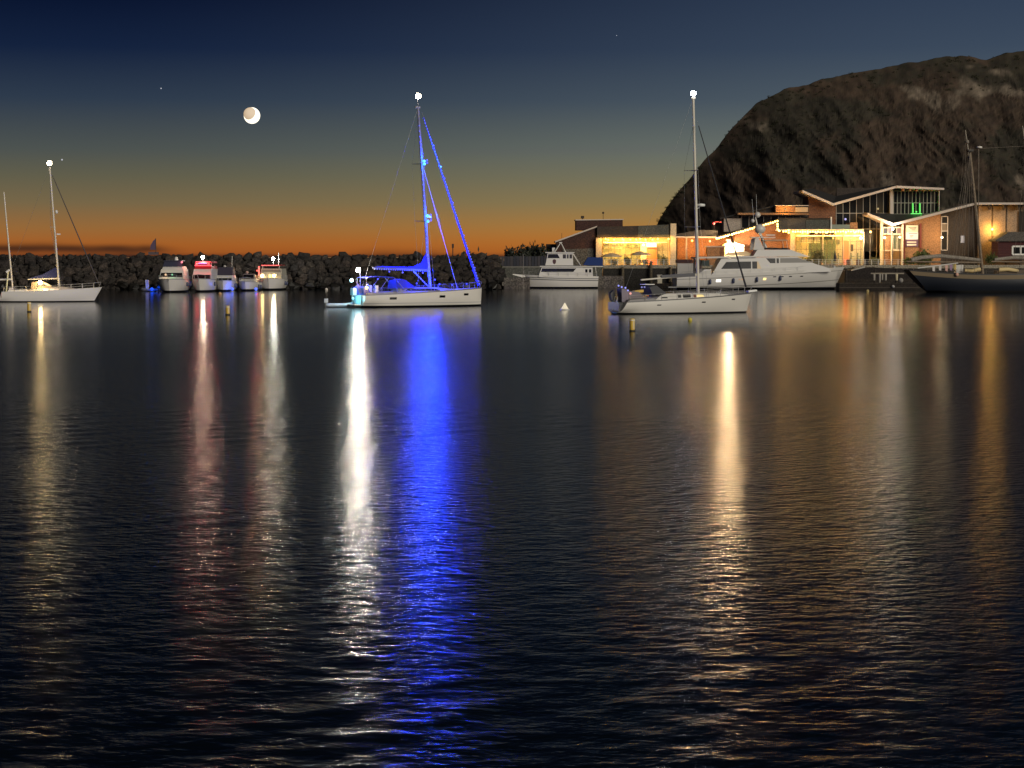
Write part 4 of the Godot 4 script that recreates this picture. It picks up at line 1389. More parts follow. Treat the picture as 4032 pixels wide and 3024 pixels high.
	obj("radar_dome", lathe(begin(), foot.lerp(top, 0.4) + Vector3(0.45, 0, 0), [Vector2(0.0, -0.12), Vector2(0.28, -0.1), Vector2(0.3, 0.05), Vector2(0.0, 0.16)], 12), white, o)
	obj("masthead_fitting", bx(begin(), top + Vector3(-0.35, -0.1, -0.1), top + Vector3(0.25, 0.12, 0.1)), metal, o)
	obj("antenna", tube(begin(), [top, top + Vector3(-0.05, 0.9, 0)], 0.03), metal, o)
	big_lamp("masthead_lamp", top + Vector3(0.02, 1.25, 0), 0.3, Vector3(1, 0.88, 0.66), 9.0, o)
	obj("lamp_pole", tube(begin(), [Vector3(0.2, 1.4, 0.3), Vector3(0.15, 3.8, 0.3)], 0.04), metal, o)
	spot("stern_lamp", Vector3(-0.05, 4.1, 0.3), 0.245, Vector3(1, 0.9, 0.72), STERN, 250.0, o)
	lamp("lantern", Vector3(0.3, 2.15, 1.75), 0.16, Vector3(1, 0.6, 0.12), 3.0, 5.0, o)
	lamp("cyan_lamp", Vector3(-0.35, 2.95, -0.9), 0.2, Vector3(0.45, 0.9, 1.0), 9.0, 6.0, o)
	lamp("cyan_step_light", Vector3(-0.65, 1.0, 0.2), 0.12, Vector3(0.15, 0.75, 1.0), 2.6, 2.5, o)
	# blue deck and mast lights
	for f: float in [0.375, 0.405, 0.69, 0.705]:
		lamp("blue_led_lamp", foot.lerp(top, f) + Vector3(0.1, 0, 0.45), 0.15, CYAN, 7.0, 5.0, o)
		lamp("blue_led_lamp", foot.lerp(top, f) + Vector3(0.3, 0.1, 0.8), 0.1, BLUE, BLUES * 0.6, 2.0, o)
	for q: Array in [[7.6, 3.75, 0.5, 1.5], [6.6, 3.8, 0.5, 1.2], [8.9, 3.0, 0.9, 1.5], [9.4, 2.5, 1.0, 1.2], [5.2, 3.8, 0.4, 0.35], [3.6, 3.9, 0.4, 0.3], [11.0, 2.4, 0.9, 0.2], [13.0, 2.5, 0.5, 0.1], [2.0, 3.1, 0.9, 0.35], [0.7, 2.5, 1.1, 0.35], [6.4, 2.6, 1.5, 0.3]]:
		lamp("blue_led_lamp", Vector3(q[0], q[1], q[2]), 0.09, BLUE, BLUES * 0.3 * q[3], 1.6, o)
	# beaded led rope wound round the forestay, under the boom and down the mast
	var bead := bake(ball(begin(), Vector3.ZERO, 0.085, 6))
	var runs := [[Vector3(14.75, 2.5, 0.2), Vector3(7.98, 20.6, 0.2), 60, 0.0], [foot + Vector3(-0.1, 0.6, 0.2), foot.lerp(top, 0.37) + Vector3(-0.1, 0, 0.2), 16, 0.0], [foot.lerp(top, 0.4) + Vector3(-0.1, 0, 0.2), foot.lerp(top, 0.9) + Vector3(-0.1, 0, 0.16), 18, 0.0], [Vector3(2.0, 4.2, 0.12), Vector3(8.3, 3.95, 0.12), 24, 0.0], [Vector3(6.7, 3.9, 0.08), Vector3(8.4, 2.3, 0.08), 9, 0.0]]
	for r: Array in runs:
		for k: int in r[2]:
			var b := put("led_bulb", bead, glow(0.0, 0.03, 1.0, 0.6), o)
			b.position = r[0].lerp(r[1], k / (r[2] - 1.0))
	var mid: Vector3 = Vector3(14.75, 2.5, 0).lerp(Vector3(7.98, 20.6, 0), 0.72)
	lamp("cyan_led_lamp", mid + Vector3(0.12, 0, 0.18), 0.1, CYAN, 2.5, 2.0, o)
	for f: float in [0.1, 0.3, 0.5, 0.65, 0.85]:
		lamp("blue_led_lamp", Vector3(14.8, 2.5, 0.3).lerp(Vector3(8.05, 20.6, 0.3), f), 0.06, BLUE, BLUES * 0.04, 1.4, o)
	# tender lying astern
	var d := thing("inflatable_dinghy", "grey inflatable dinghy with outboard tied behind the blue lit sloop", "dinghy", Vector3(wx(1338, 232), 0, -232), deg_to_rad(12))
	make_dinghy(d, 1.45, mat(lin(0.25, 0.27, 0.3), 0.6))

func lathe_ring(c: Vector3, r: float) -> SurfaceTool:
	var pts := []
	for k in 17:
		pts.append(c + Vector3(0, sin(TAU * k / 16.0), cos(TAU * k / 16.0)) * r)
	return tube(begin(), pts, 0.025, 0.025, 5)

func make_dinghy(o: Node3D, half: float, skin: Material) -> void:
	var path := [Vector3(-half, 0.22, 0.62), Vector3(half * 0.5, 0.24, 0.62), Vector3(half * 0.85, 0.32, 0.4), Vector3(half, 0.38, 0), Vector3(half * 0.85, 0.32, -0.4), Vector3(half * 0.5, 0.24, -0.62), Vector3(-half, 0.22, -0.62)]
	obj("tube", tube(begin(), path, 0.2, 0.2, 8), skin, o)
	obj("floor", bx(begin(), Vector3(-half, 0.02, -0.55), Vector3(half * 0.7, 0.1, 0.55)), mat(lin(0.2, 0.2, 0.2), 0.7), o)
	obj("thwart", bx(begin(), Vector3(-0.15, 0.32, -0.5), Vector3(0.15, 0.37, 0.5)), skin, o)
	var m := obj("outboard", bx(begin(), Vector3(-half - 0.3, 0.5, -0.16), Vector3(-half + 0.12, 0.95, 0.16)), mat(lin(0.3, 0.3, 0.32), 0.4), o)
	obj("leg", bx(begin(), Vector3(-half - 0.22, -0.3, -0.06), Vector3(-half - 0.06, 0.5, 0.06)), mat(lin(0.1, 0.1, 0.1), 0.5), m)

func make_grey_yacht() -> void:
	var p := at(2419, 1235, 205)
	var o := thing("sailing_yacht", "pale grey sloop with tall bare mast and dark furled headsail, unlit apart from its masthead", "sailing yacht", Vector3(p.x, 0, p.z), deg_to_rad(22))
	var white := gel(0.62)
	var metal := mat(lin(0.6, 0.58, 0.54), 0.4, 0.2)
	var wire := mat(lin(0.3, 0.3, 0.3), 0.4, 0.5)
	var black := mat(lin(0.012, 0.012, 0.014), 0.3)
	var dark := mat(lin(0.06, 0.06, 0.065), 0.8)
	var h := {xs = -0.1, xb = 14.5, tr = 0.55, br = 0.3, beam = 2.15, ws = 0.84, tm = 0.45, s0 = 1.18, s1 = 1.95, dip = 0.05, boot = 0.14, ks = 0.08, pb = 0.72}
	add_hull(o, h, white, black, mat(lin(0.3, 0.28, 0.26), 0.7), mat(lin(0.12, 0.12, 0.12), 0.5))
	for w: Array in [[0.225, 0.255, 0.82, 0.93], [0.555, 0.585, 1.06, 1.18], [0.805, 0.835, 1.3, 1.42]]:
		for s: int in [1, -1]:
			obj("port_light", hull_window(h, w, s), black, o)
	obj("transom_recess", bx(begin(), Vector3(-0.1, 0.3, -1.25), Vector3(0.5, 1.15, 1.25)), black, o)
	for s: float in [0.35, -0.3]:
		obj("boarding_ladder", tube(begin(), [Vector3(-0.12, 0.3, s), Vector3(0.2, 1.7, s)], 0.035), metal, o)
	var cabin := obj("coachroof", prism(begin(), [Vector2(3.4, 1.15), Vector2(4.4, 1.75), Vector2(5.0, 1.95), Vector2(10.4, 1.98), Vector2(12.2, 1.75), Vector2(12.4, 1.55)], 1.35, 1.05), white, o)
	for s: int in [1, -1]:
		obj("window", plate(begin(), [Vector2(4.4, 1.5), Vector2(4.5, 1.62), Vector2(5.1, 1.64), Vector2(5.2, 1.52)], 1.15, 1.35, 1.98, 1.05, s), black, cabin)
		obj("window", plate(begin(), [Vector2(6.3, 1.55), Vector2(6.3, 1.85), Vector2(6.65, 1.86), Vector2(6.65, 1.56)], 1.15, 1.35, 1.98, 1.05, s), black, cabin)
		obj("window", plate(begin(), [Vector2(6.85, 1.55), Vector2(6.85, 1.87), Vector2(7.7, 1.88), Vector2(7.7, 1.57)], 1.15, 1.35, 1.98, 1.05, s), black, cabin)
		obj("window", plate(begin(), [Vector2(8.0, 1.57), Vector2(8.0, 1.87), Vector2(8.3, 1.87), Vector2(8.3, 1.58)], 1.15, 1.35, 1.98, 1.05, s), mat(lin(0.16, 0.05, 0.03), 0.4), cabin)
		obj("lit_cabin_window", plate(begin(), [Vector2(8.35, 1.6), Vector2(8.4, 1.84), Vector2(9.0, 1.84), Vector2(9.2, 1.64)], 1.15, 1.35, 1.98, 1.05, s), glow(1.0, 0.72, 0.2, 0.9), cabin)
	obj("coaming", prism(begin(), [Vector2(0.6, 1.15), Vector2(0.8, 1.4), Vector2(3.6, 1.55), Vector2(3.8, 1.15)], 1.75, 1.65), mat(lin(0.25, 0.24, 0.24), 0.7), o)
	obj("sprayhood", prism(begin(), [Vector2(3.6, 1.8), Vector2(3.3, 2.6), Vector2(4.1, 2.75), Vector2(5.1, 1.95)], 1.2, 0.95), dark, o)
	obj("hatch", bx(begin(), Vector3(3.0, 2.82, -0.5), Vector3(4.0, 2.9, 0.7)), mat(lin(0.7, 0.7, 0.66), 0.4), o)
	obj("cockpit_cover", prism(begin(), [Vector2(0.8, 1.5), Vector2(1.1, 2.25), Vector2(2.3, 2.15), Vector2(3.0, 1.5)], 0.9, 0.6), mat(lin(0.17, 0.15, 0.16), 0.9), o)
	obj("sail_bag", prism(begin(), [Vector2(1.9, 2.05), Vector2(2.1, 2.25), Vector2(3.0, 2.35), Vector2(3.0, 2.1)], 0.3), mat(lin(0.6, 0.4, 0.08), 0.8), o)
	obj("outboard", prism(begin(), [Vector2(-0.1, 1.3), Vector2(-0.25, 2.0), Vector2(0.1, 2.3), Vector2(0.3, 1.9), Vector2(0.25, 1.2)], 0.25, 0.25, -0.6), mat(lin(0.03, 0.03, 0.035), 0.4), o)
	obj("gear_locker", prism(begin(), [Vector2(0.35, 1.2), Vector2(0.35, 2.5), Vector2(0.95, 2.4), Vector2(1.1, 1.2)], 0.6, 0.5, 0.4), mat(lin(0.2, 0.18, 0.22), 0.8), o)
	for q: Array in [[0.3, 2.75, 0.3], [0.55, 2.62, 0.5], [0.85, 2.55, 0.7], [1.02, 2.3, 0.9], [2.5, 2.6, 0.9], [2.95, 2.6, 0.6]]:
		lamp("blue_fairy_light", Vector3(q[0], q[1], q[2]), 0.09, Vector3(0.25, 0.28, 1.0), 0.03, 1.0 if q[0] < 2 else 0.4, o)
	lamp("pink_fairy_light", Vector3(1.15, 2.0, 1.2), 0.12, Vector3(1.0, 0.35, 0.3), 0.03, 0.8, o)
	add_rails(o, h, mat(lin(0.4, 0.38, 0.36), 0.4, 0.3))
	obj("bow_fender", prism(begin(), [Vector2(14.6, 2.0), Vector2(14.6, 2.2), Vector2(15.5, 2.28), Vector2(15.6, 2.12)], 0.25), mat(lin(0.75, 0.75, 0.72), 0.5), o)
	var foot := Vector3(9.1, 1.95, 0)
	var top := Vector3(8.45, 21.1, 0)
	add_rig(o, h, {foot = foot, top = top, spreaders = [0.34, 0.63], span = 1.7, metal = mat(lin(0.62, 0.58, 0.5), 0.45), wire = wire, r = 0.16, hounds = 0.88, boom = [Vector3(8.9, 3.75, 0), Vector3(2.85, 3.3, 0)], jib = [Vector3(14.45, 2.5, 0), Vector3(9.05, 18.4, 0)], jib_r = 0.11, jib_mat = mat(lin(0.03, 0.03, 0.034), 0.8)})
	obj("boom_cover", prism(begin(), [Vector2(5.0, 3.5), Vector2(5.0, 3.75), Vector2(8.7, 3.95), Vector2(8.7, 3.6)], 0.16, 0.08), mat(lin(0.1, 0.1, 0.11), 0.8), o)
	obj("steaming_light", lathe(begin(), Vector3(9.35, 10.6, 0), [Vector2(0, -0.12), Vector2(0.42, -0.08), Vector2(0.42, 0.14), Vector2(0, 0.2)], 10), mat(lin(0.75, 0.75, 0.72), 0.4), o)
	obj("light_bracket", tube(begin(), [Vector3(8.85, 10.2, 0), Vector3(9.3, 10.5, 0)], 0.04), metal, o)
	obj("masthead_fitting", bx(begin(), top + Vector3(-0.25, -0.1, -0.1), top + Vector3(0.2, 0.1, 0.1)), metal, o)
	big_lamp("masthead_lamp", top + Vector3(0.0, 0.45, 0), 0.24, Vector3(0.88, 0.94, 1.0), 6.0, o)

func make_ketch() -> void:
	var p := at(5, 1187, 258)
	var o := thing("ketch", "white two masted ketch with navy sail cover and bright cabin lights at the left edge", "sailing yacht", Vector3(p.x, 0, p.z), deg_to_rad(10))
	var white := gel(0.66)
	var metal := mat(lin(0.62, 0.56, 0.46), 0.45)
	var wire := mat(lin(0.25, 0.25, 0.25), 0.5, 0.4)
	var black := mat(lin(0.02, 0.018, 0.018), 0.4)
	var navy := mat(lin(0.008, 0.012, 0.07), 0.8)
	var h := {xs = -0.3, xb = 11.1, tr = 0.35, br = 0.58, beam = 1.9, ws = 0.66, tm = 0.48, s0 = 1.2, s1 = 1.72, dip = 0.08, boot = 0.13, ks = 0.0, pb = 0.75}
	add_hull(o, h, white, black, mat(lin(0.35, 0.3, 0.25), 0.7), white)
	var cabin := obj("coachroof", prism(begin(), [Vector2(3.0, 1.15), Vector2(3.3, 1.5), Vector2(4.6, 1.62), Vector2(4.8, 1.9), Vector2(7.4, 1.85), Vector2(9.0, 1.6), Vector2(9.2, 1.35)], 1.15, 0.95), mat(lin(0.42, 0.36, 0.3), 0.6), o)
	for s: int in [1, -1]:
		for q: Array in [[5.4, 0.32, 2.4], [6.15, 0.28, 0.9], [6.75, 0.28, 0.6]]:
			obj("lit_port_window", plate(begin(), rect(q[0] - q[1], 1.4, q[0] + q[1], 1.62), 1.15, 1.15, 1.9, 0.95, s), glow(1.0, 0.7, 0.42, q[2]), cabin)
	obj("cockpit_coaming", prism(begin(), [Vector2(0.8, 1.15), Vector2(0.9, 1.45), Vector2(3.2, 1.55), Vector2(3.2, 1.15)], 1.3, 1.2), white, o)
	obj("dodger", prism(begin(), [Vector2(3.6, 1.55), Vector2(3.7, 2.4), Vector2(5.0, 2.55), Vector2(6.2, 1.85)], 1.05, 0.85), mat(lin(0.28, 0.2, 0.12), 0.8), o)
	obj("dodger_window", plate(begin(), [Vector2(4.3, 1.85), Vector2(4.4, 2.3), Vector2(5.0, 2.35), Vector2(5.5, 1.95)], 1.55, 1.05, 2.55, 0.85, 1), black, o)
	obj("lit_dodger_window", plate(begin(), [Vector2(5.15, 2.2), Vector2(5.4, 2.35), Vector2(6.1, 1.95), Vector2(5.9, 1.9)], 1.55, 1.2, 2.55, 0.95, 1), glow(1.0, 0.68, 0.2, 1.2), o)
	spot("cockpit_lamp", Vector3(4.75, 2.4, 1.5), 0.245, Vector3(1, 0.72, 0.32), 12.0, 60.0, o)
	lamp("cabin_lamp", Vector3(4.9, 2.2, 1.2), 0.1, Vector3(1, 0.7, 0.3), 1.5, 4.0, o)
	obj("wind_generator_pole", tube(begin(), [Vector3(0.65, 1.2, 0.9), Vector3(0.9, 3.6, 0.9)], 0.1, 0.09, 8), mat(lin(0.7, 0.66, 0.4), 0.5), o)
	obj("wind_generator", tube(begin(), [Vector3(0.7, 3.62, 0.9), Vector3(1.1, 3.95, 0.9)], 0.17, 0.14, 8), white, o)
	obj("locker", bx(begin(), Vector3(0.95, 1.2, -0.3), Vector3(1.4, 1.75, 0.5)), mat(lin(0.55, 0.5, 0.46), 0.6), o)
	obj("lifebuoy", lathe_ring(Vector3(0.1, 0.85, 1.15), 0.28), mat(lin(0.5, 0.12, 0.1), 0.6), o)
	add_rails(o, h, mat(lin(0.45, 0.42, 0.38), 0.4, 0.2))
	add_rig(o, h, {foot = Vector3(6.95, 1.7, 0), top = Vector3(6.0, 16.5, 0), spreaders = [0.5], span = 1.4, metal = metal, wire = wire, r = 0.14, boom = [Vector3(6.75, 2.85, 0), Vector3(3.2, 2.75, 0)], jib = [Vector3(11.8, 2.0, 0), Vector3(6.3, 15.5, 0)], jib_r = 0.1, jib_mat = mat(lin(0.07, 0.06, 0.06), 0.8)})
	obj("sail_cover", prism(begin(), [Vector2(3.2, 2.85), Vector2(6.7, 2.97), Vector2(6.75, 4.15), Vector2(6.5, 4.2), Vector2(5.0, 3.35)], 0.16, 0.08), navy, o)
	obj("radar_reflector", ball(begin(), Vector3(6.75, 11.0, 0.1), 0.2, 8, 1.3), white, o)
	obj("spreader_light", bx(begin(), Vector3(6.75, 8.2, 0.0), Vector3(7.2, 8.35, 0.2)), white, o)
	big_lamp("masthead_lamp", Vector3(5.98, 16.95, 0), 0.28, Vector3(1, 0.82, 0.56), 6.0, o)
	obj("mizzen_mast", tube(begin(), [Vector3(1.38, 1.4, 0), Vector3(0.5, 13.4, 0)], 0.12, 0.08, 8), metal, o)
	obj("mizzen_spreader", tube(begin(), [Vector3(0.95, 7.2, 1.0), Vector3(0.98, 7.25, 0), Vector3(0.95, 7.2, -1.0)], 0.035), metal, o)
	obj("mizzen_boom", tube(begin(), [Vector3(1.3, 2.75, 0), Vector3(-1.4, 2.7, 0)], 0.13, 0.11, 8), white, o)

func make_trawler() -> void:
	var p := at(2352, 1130, 364)
	var o := thing("trawler_yacht", "white trawler yacht with blue canvas aft and two dark stripes, moored beside the quay", "motor boat", Vector3(p.x, 0, p.z), PI)
	var white := gel(0.66)
	var black := mat(lin(0.012, 0.012, 0.014), 0.25)
	var grey := mat(lin(0.12, 0.12, 0.12), 0.6)
	var h := {xs = 0.0, xb = 11.85, tr = -0.06, br = 0.44, beam = 2.1, ws = 0.92, tm = 0.5, s0 = 2.02, s1 = 2.3, dip = 0.06, boot = 0.3, ks = -0.3, pb = 0.6}
	add_hull(o, h, white, black, white, white)
	obj("rub_stripe", hull_band(h, func(t: float) -> float: return sheer(h, t) - 0.4, func(t: float) -> float: return sheer(h, t) - 0.28, 0.03, 26, 1), grey, o)
	obj("rub_stripe", hull_band(h, func(t: float) -> float: return sheer(h, t) - 0.72, func(t: float) -> float: return sheer(h, t) - 0.58, 0.03, 26, 1), grey, o)
	var house := obj("deckhouse", prism(begin(), [Vector2(2.5, 1.95), Vector2(2.5, 3.7), Vector2(9.6, 3.7), Vector2(10.2, 2.0)], 1.75, 1.65), white, o)
	for s: int in [1, -1]:
		obj("window", plate(begin(), [Vector2(4.2, 2.85), Vector2(3.7, 3.45), Vector2(9.55, 3.45), Vector2(9.75, 2.85)], 1.95, 1.75, 3.7, 1.65, s), black, house)
		obj("aft_window", plate(begin(), rect(1.1, 2.75, 1.5, 3.3), 1.95, 1.6, 3.7, 1.6, s), black, o)
		obj("aft_window", plate(begin(), rect(1.75, 2.75, 2.15, 3.3), 1.95, 1.6, 3.7, 1.6, s), black, o)
	obj("front_window", bx(begin(), Vector3(9.62, 2.9, -1.3), Vector3(9.9, 3.4, 1.3)), black, house)
	obj("boat_deck", bx(begin(), Vector3(-0.9, 3.72, -1.95), Vector3(9.95, 3.86, 1.95)), white, o)
	obj("deck_edge", bx(begin(), Vector3(2.6, 3.87, -1.98), Vector3(9.98, 3.95, 1.98)), grey, o)
	obj("aft_cabin", prism(begin(), [Vector2(0.8, 1.95), Vector2(0.9, 3.7), Vector2(2.48, 3.7), Vector2(2.48, 1.95)], 1.6), white, o)
	var wheel := obj("wheelhouse", prism(begin(), [Vector2(4.2, 3.97), Vector2(4.3, 6.1), Vector2(8.6, 6.1), Vector2(8.75, 5.1), Vector2(9.0, 3.97)], 1.5, 1.35), white, o)
	for s: int in [1, -1]:
		for w: Array in [[4.4, 4.85], [5.0, 5.3], [5.45, 6.0]]:
			obj("window", plate(begin(), rect(w[0], 5.15, w[1], 5.85), 3.97, 1.5, 6.1, 1.35, s), mat(lin(0.04, 0.035, 0.035), 0.3), wheel)
		obj("window", plate(begin(), [Vector2(6.5, 5.2), Vector2(6.9, 5.9), Vector2(8.5, 5.9), Vector2(8.62, 5.2)], 3.97, 1.5, 6.1, 1.35, s), black, wheel)
		var e := begin()
		e.set_smooth_group(-1)
		var pts := []
		for k in 14:
			var a := TAU * k / 14.0
			pts.append(Vector2(7.45 + cos(a) * 0.3, 4.72 + (sin(a) * 0.3 if sin(a) > 0 else sin(a) * 0.55)))
		obj("emblem", plate(e, pts, 3.97, 1.5, 6.1, 1.35, s, 0.02), mat(lin(0.06, 0.015, 0.02), 0.6), wheel)
	obj("wheelhouse_front_window", bx(begin(), Vector3(8.55, 5.2, -1.15), Vector3(8.78, 5.9, 1.15)), black, wheel)
	obj("wheelhouse_roof", bx(begin(), Vector3(4.0, 6.1, -1.6), Vector3(9.0, 6.24, 1.6)), white, wheel)
	for s: float in [1.0, -1.0]:
		obj("arch_leg", tube(begin(), [Vector3(5.5, 6.2, s), Vector3(6.3, 7.9, s * 0.7), Vector3(7.4, 6.25, s)], 0.1), white, o)
		obj("roof_strut", tube(begin(), [Vector3(4.2, 6.0, s * 1.4), Vector3(2.9, 3.9, s * 1.5)], 0.06), white, o)
	obj("arch_top", bx(begin(), Vector3(6.1, 7.8, -0.8), Vector3(6.6, 7.95, 0.8)), white, o)
	obj("radar", bx(begin(), Vector3(7.3, 6.25, -0.4), Vector3(7.8, 7.0, 0.4)), white, o)
	obj("canvas_cover", prism(begin(), [Vector2(-0.9, 3.9), Vector2(-0.9, 5.35), Vector2(1.7, 5.35), Vector2(2.5, 4.0)], 1.7, 1.5), mat(lin(0.008, 0.03, 0.14), 0.85), o)
	obj("side_ladder", tube(begin(), [Vector3(0.2, 2.0, -1.7), Vector3(0.4, 3.7, -1.7)], 0.05), white, o)
	obj("bow_pulpit", prism(begin(), [Vector2(11.8, 2.0), Vector2(12.4, 2.3), Vector2(14.6, 2.5), Vector2(14.6, 2.35), Vector2(13.0, 1.9)], 0.45, 0.35), white, o)
	obj("anchor", tube(begin(), [Vector3(13.6, 2.2, 0), Vector3(13.0, 1.4, 0), Vector3(12.6, 1.2, 0)], 0.1), grey, o)
	add_rails(o, h, mat(lin(0.3, 0.3, 0.3), 0.4, 0.4), 8)

func make_motor_yacht() -> void:
	var p := at(2657, 1140, 350)
	var o := thing("motor_yacht", "big white motor yacht with flybridge, radar domes and raked bow before the string lit restaurant", "motor yacht", Vector3(p.x, 0, p.z), deg_to_rad(3))
	var white := gel(0.58)
	var black := mat(lin(0.012, 0.012, 0.014), 0.2)
	var shade := mat(lin(0.17, 0.16, 0.14), 0.4)
	var metal := mat(lin(0.5, 0.5, 0.48), 0.4, 0.3)
	var h := {xs = 0.0, xb = 26.7, tr = -0.02, br = 0.44, beam = 3.3, ws = 0.9, tm = 0.5, s0 = 2.25, s1 = 3.72, dip = 0.16, boot = 0.42, ks = -0.3, pb = 0.62, flare = 0.95}
	add_hull(o, h, white, black, white, white)
	obj("knuckle_line", hull_band(h, func(t: float) -> float: return sheer(h, t) - 0.55, func(t: float) -> float: return sheer(h, t) - 0.47, 0.03, 28, 1), shade, o)
	obj("spray_chine", hull_band(h, func(t: float) -> float: return 0.5 + 1.1 * t * t, func(t: float) -> float: return 0.58 + 1.1 * t * t, 0.05, 28, 1), shade, o)
	obj("swim_platform", bx(begin(), Vector3(-1.4, 0.35, -2.6), Vector3(0.0, 0.55, 2.6)), mat(lin(0.2, 0.2, 0.19), 0.6), o)
	var house := obj("deckhouse", prism(begin(), [Vector2(5.6, 2.2), Vector2(7.4, 5.2), Vector2(13.0, 5.35), Vector2(20.0, 5.42), Vector2(22.9, 4.3), Vector2(25.4, 3.55), Vector2(25.6, 3.0)], 2.75, 2.35), white, o)
	for s: int in [1, -1]:
		obj("saloon_window", plate(begin(), [Vector2(7.3, 3.45), Vector2(8.2, 4.6), Vector2(12.3, 4.68), Vector2(12.3, 3.5)], 2.2, 2.75, 5.42, 2.35, s), black, house)
		obj("saloon_window", plate(begin(), [Vector2(12.5, 3.5), Vector2(12.5, 4.68), Vector2(13.3, 4.68), Vector2(13.3, 3.5)], 2.2, 2.75, 5.42, 2.35, s), black, house)
		obj("lit_saloon_window", plate(begin(), [Vector2(13.32, 3.5), Vector2(13.32, 4.68), Vector2(13.5, 4.68), Vector2(14.0, 3.5)], 2.2, 2.75, 5.42, 2.35, s), glow(0.85, 0.5, 0.12, 0.35), house)
		obj("pilothouse_window", plate(begin(), [Vector2(14.8, 5.2), Vector2(15.5, 4.4), Vector2(16.35, 4.4), Vector2(16.35, 5.2)], 2.2, 2.75, 5.42, 2.35, s), black, house)
		obj("pilothouse_window", plate(begin(), rect(16.55, 4.4, 16.95, 5.2), 2.2, 2.75, 5.42, 2.35, s), black, house)
		obj("windscreen_cover", plate(begin(), [Vector2(17.15, 4.45), Vector2(17.15, 5.22), Vector2(20.2, 5.25), Vector2(22.6, 4.5)], 2.2, 2.75, 5.42, 2.35, s), shade, house)
		obj("aft_window", plate(begin(), [Vector2(4.2, 4.0), Vector2(4.2, 4.9), Vector2(5.4, 4.9), Vector2(5.4, 3.9)], 2.2, 2.5, 5.42, 2.5, s), mat(lin(0.02, 0.035, 0.03), 0.3), house)
		obj("lit_port_window", hull_window(h, [0.235, 0.265, 1.3, 1.72], s), glow(1.0, 0.97, 0.86, 1.6), o)
		obj("lit_port_window", hull_window(h, [0.517, 0.535, 1.62, 1.98], s), glow(1.0, 0.68, 0.2, 1.6), o)
		obj("lit_port_window", hull_window(h, [0.37, 0.38, 1.6, 1.85], s), glow(0.6, 0.28, 0.1, 0.5), o)
		obj("lit_port_window", hull_window(h, [0.388, 0.402, 1.6, 1.85], s), glow(0.7, 0.33, 0.1, 0.5), o)
		for t: float in [0.575, 0.62, 0.67, 0.74]:
			obj("port_light", hull_window(h, [t, t + 0.018, 1.85 + t * 0.4, 2.03 + t * 0.4], s), black, o)
		obj("wing_bulkhead", prism(begin(), [Vector2(3.2, 2.3), Vector2(4.6, 3.4), Vector2(5.7, 3.4), Vector2(5.7, 2.3)], 0.06, 0.06, s * 2.6), white, o)
		obj("deck_pillar", bx(begin(), Vector3(3.4, 2.3, s * 2.5 - 0.12), Vector3(3.75, 5.2, s * 2.5 + 0.12)), mat(lin(0.12, 0.1, 0.09), 0.5), o)
	obj("boat_deck", prism(begin(), [Vector2(2.9, 5.15), Vector2(3.2, 5.42), Vector2(13.0, 5.6), Vector2(13.2, 5.36)], 2.75), white, o)
	obj("covered_tender", prism(begin(), [Vector2(8.4, 5.62), Vector2(8.8, 6.1), Vector2(11.8, 6.35), Vector2(12.6, 6.0), Vector2(12.4, 5.62)], 0.9, 0.7), mat(lin(0.75, 0.55, 0.3), 0.7), o)
	obj("flybridge", prism(begin(), [Vector2(12.6, 5.42), Vector2(13.4, 6.6), Vector2(18.9, 6.62), Vector2(22.2, 5.46)], 2.3, 2.0), white, o)
	obj("flybridge_screen", prism(begin(), [Vector2(14.4, 6.64), Vector2(14.7, 6.95), Vector2(18.6, 6.9), Vector2(18.9, 6.64)], 1.95, 1.85), black, o)
	obj("brow", prism(begin(), [Vector2(16.8, 5.44), Vector2(16.8, 5.56), Vector2(20.6, 5.56), Vector2(21.6, 5.44)], 2.42), mat(lin(0.6, 0.52, 0.38), 0.6), o)
	for s: float in [1.9, -1.9]:
		obj("arch_leg", prism(begin(), [Vector2(12.8, 6.6), Vector2(13.0, 8.4), Vector2(13.6, 8.6), Vector2(14.6, 6.6)], 0.16, 0.16, s), white, o)
	obj("bimini", prism(begin(), [Vector2(14.2, 8.05), Vector2(14.8, 8.25), Vector2(18.2, 8.3), Vector2(18.8, 8.1)], 1.9), mat(lin(0.35, 0.3, 0.22), 0.8), o)
	for q: Array in [[14.6, 1.8], [14.6, -1.8], [18.5, 1.8], [18.5, -1.8]]:
		obj("bimini_frame", tube(begin(), [Vector3(q[0], 6.6, q[1]), Vector3(q[0] - 0.2, 8.1, q[1])], 0.05), metal, o)
	for s: float in [0.5, -0.5]:
		obj("mast_leg", tube(begin(), [Vector3(15.2, 6.7, s), Vector3(14.2, 9.3, s * 0.6)], 0.22, 0.16), white, o)
	obj("mast_platform", bx(begin(), Vector3(12.6, 8.55, -0.9), Vector3(16.6, 8.72, 0.9)), white, o)
	obj("radar_scanner", bx(begin(), Vector3(15.2, 8.95, -0.15), Vector3(16.7, 9.15, 0.15)), white, o)
	obj("satellite_dome", ball(begin(), Vector3(14.15, 10.05, 0), 0.95, 14, 0.85), white, o)
	obj("mast_head", tube(begin(), [Vector3(14.0, 9.0, 0.5), Vector3(13.4, 12.0, 0)], 0.16, 0.1), white, o)
	obj("satellite_dome", ball(begin(), Vector3(13.75, 12.4, 0), 0.5, 12), white, o)
	obj("satellite_dome", ball(begin(), Vector3(12.9, 11.4, 0.2), 0.35, 10), white, o)
	obj("antenna", tube(begin(), [Vector3(13.1, 11.6, 0), Vector3(12.8, 15.0, 0)], 0.04, 0.02), metal, o)
	obj("antenna", tube(begin(), [Vector3(13.6, 12.6, 0), Vector3(13.5, 15.8, 0)], 0.04, 0.02), metal, o)
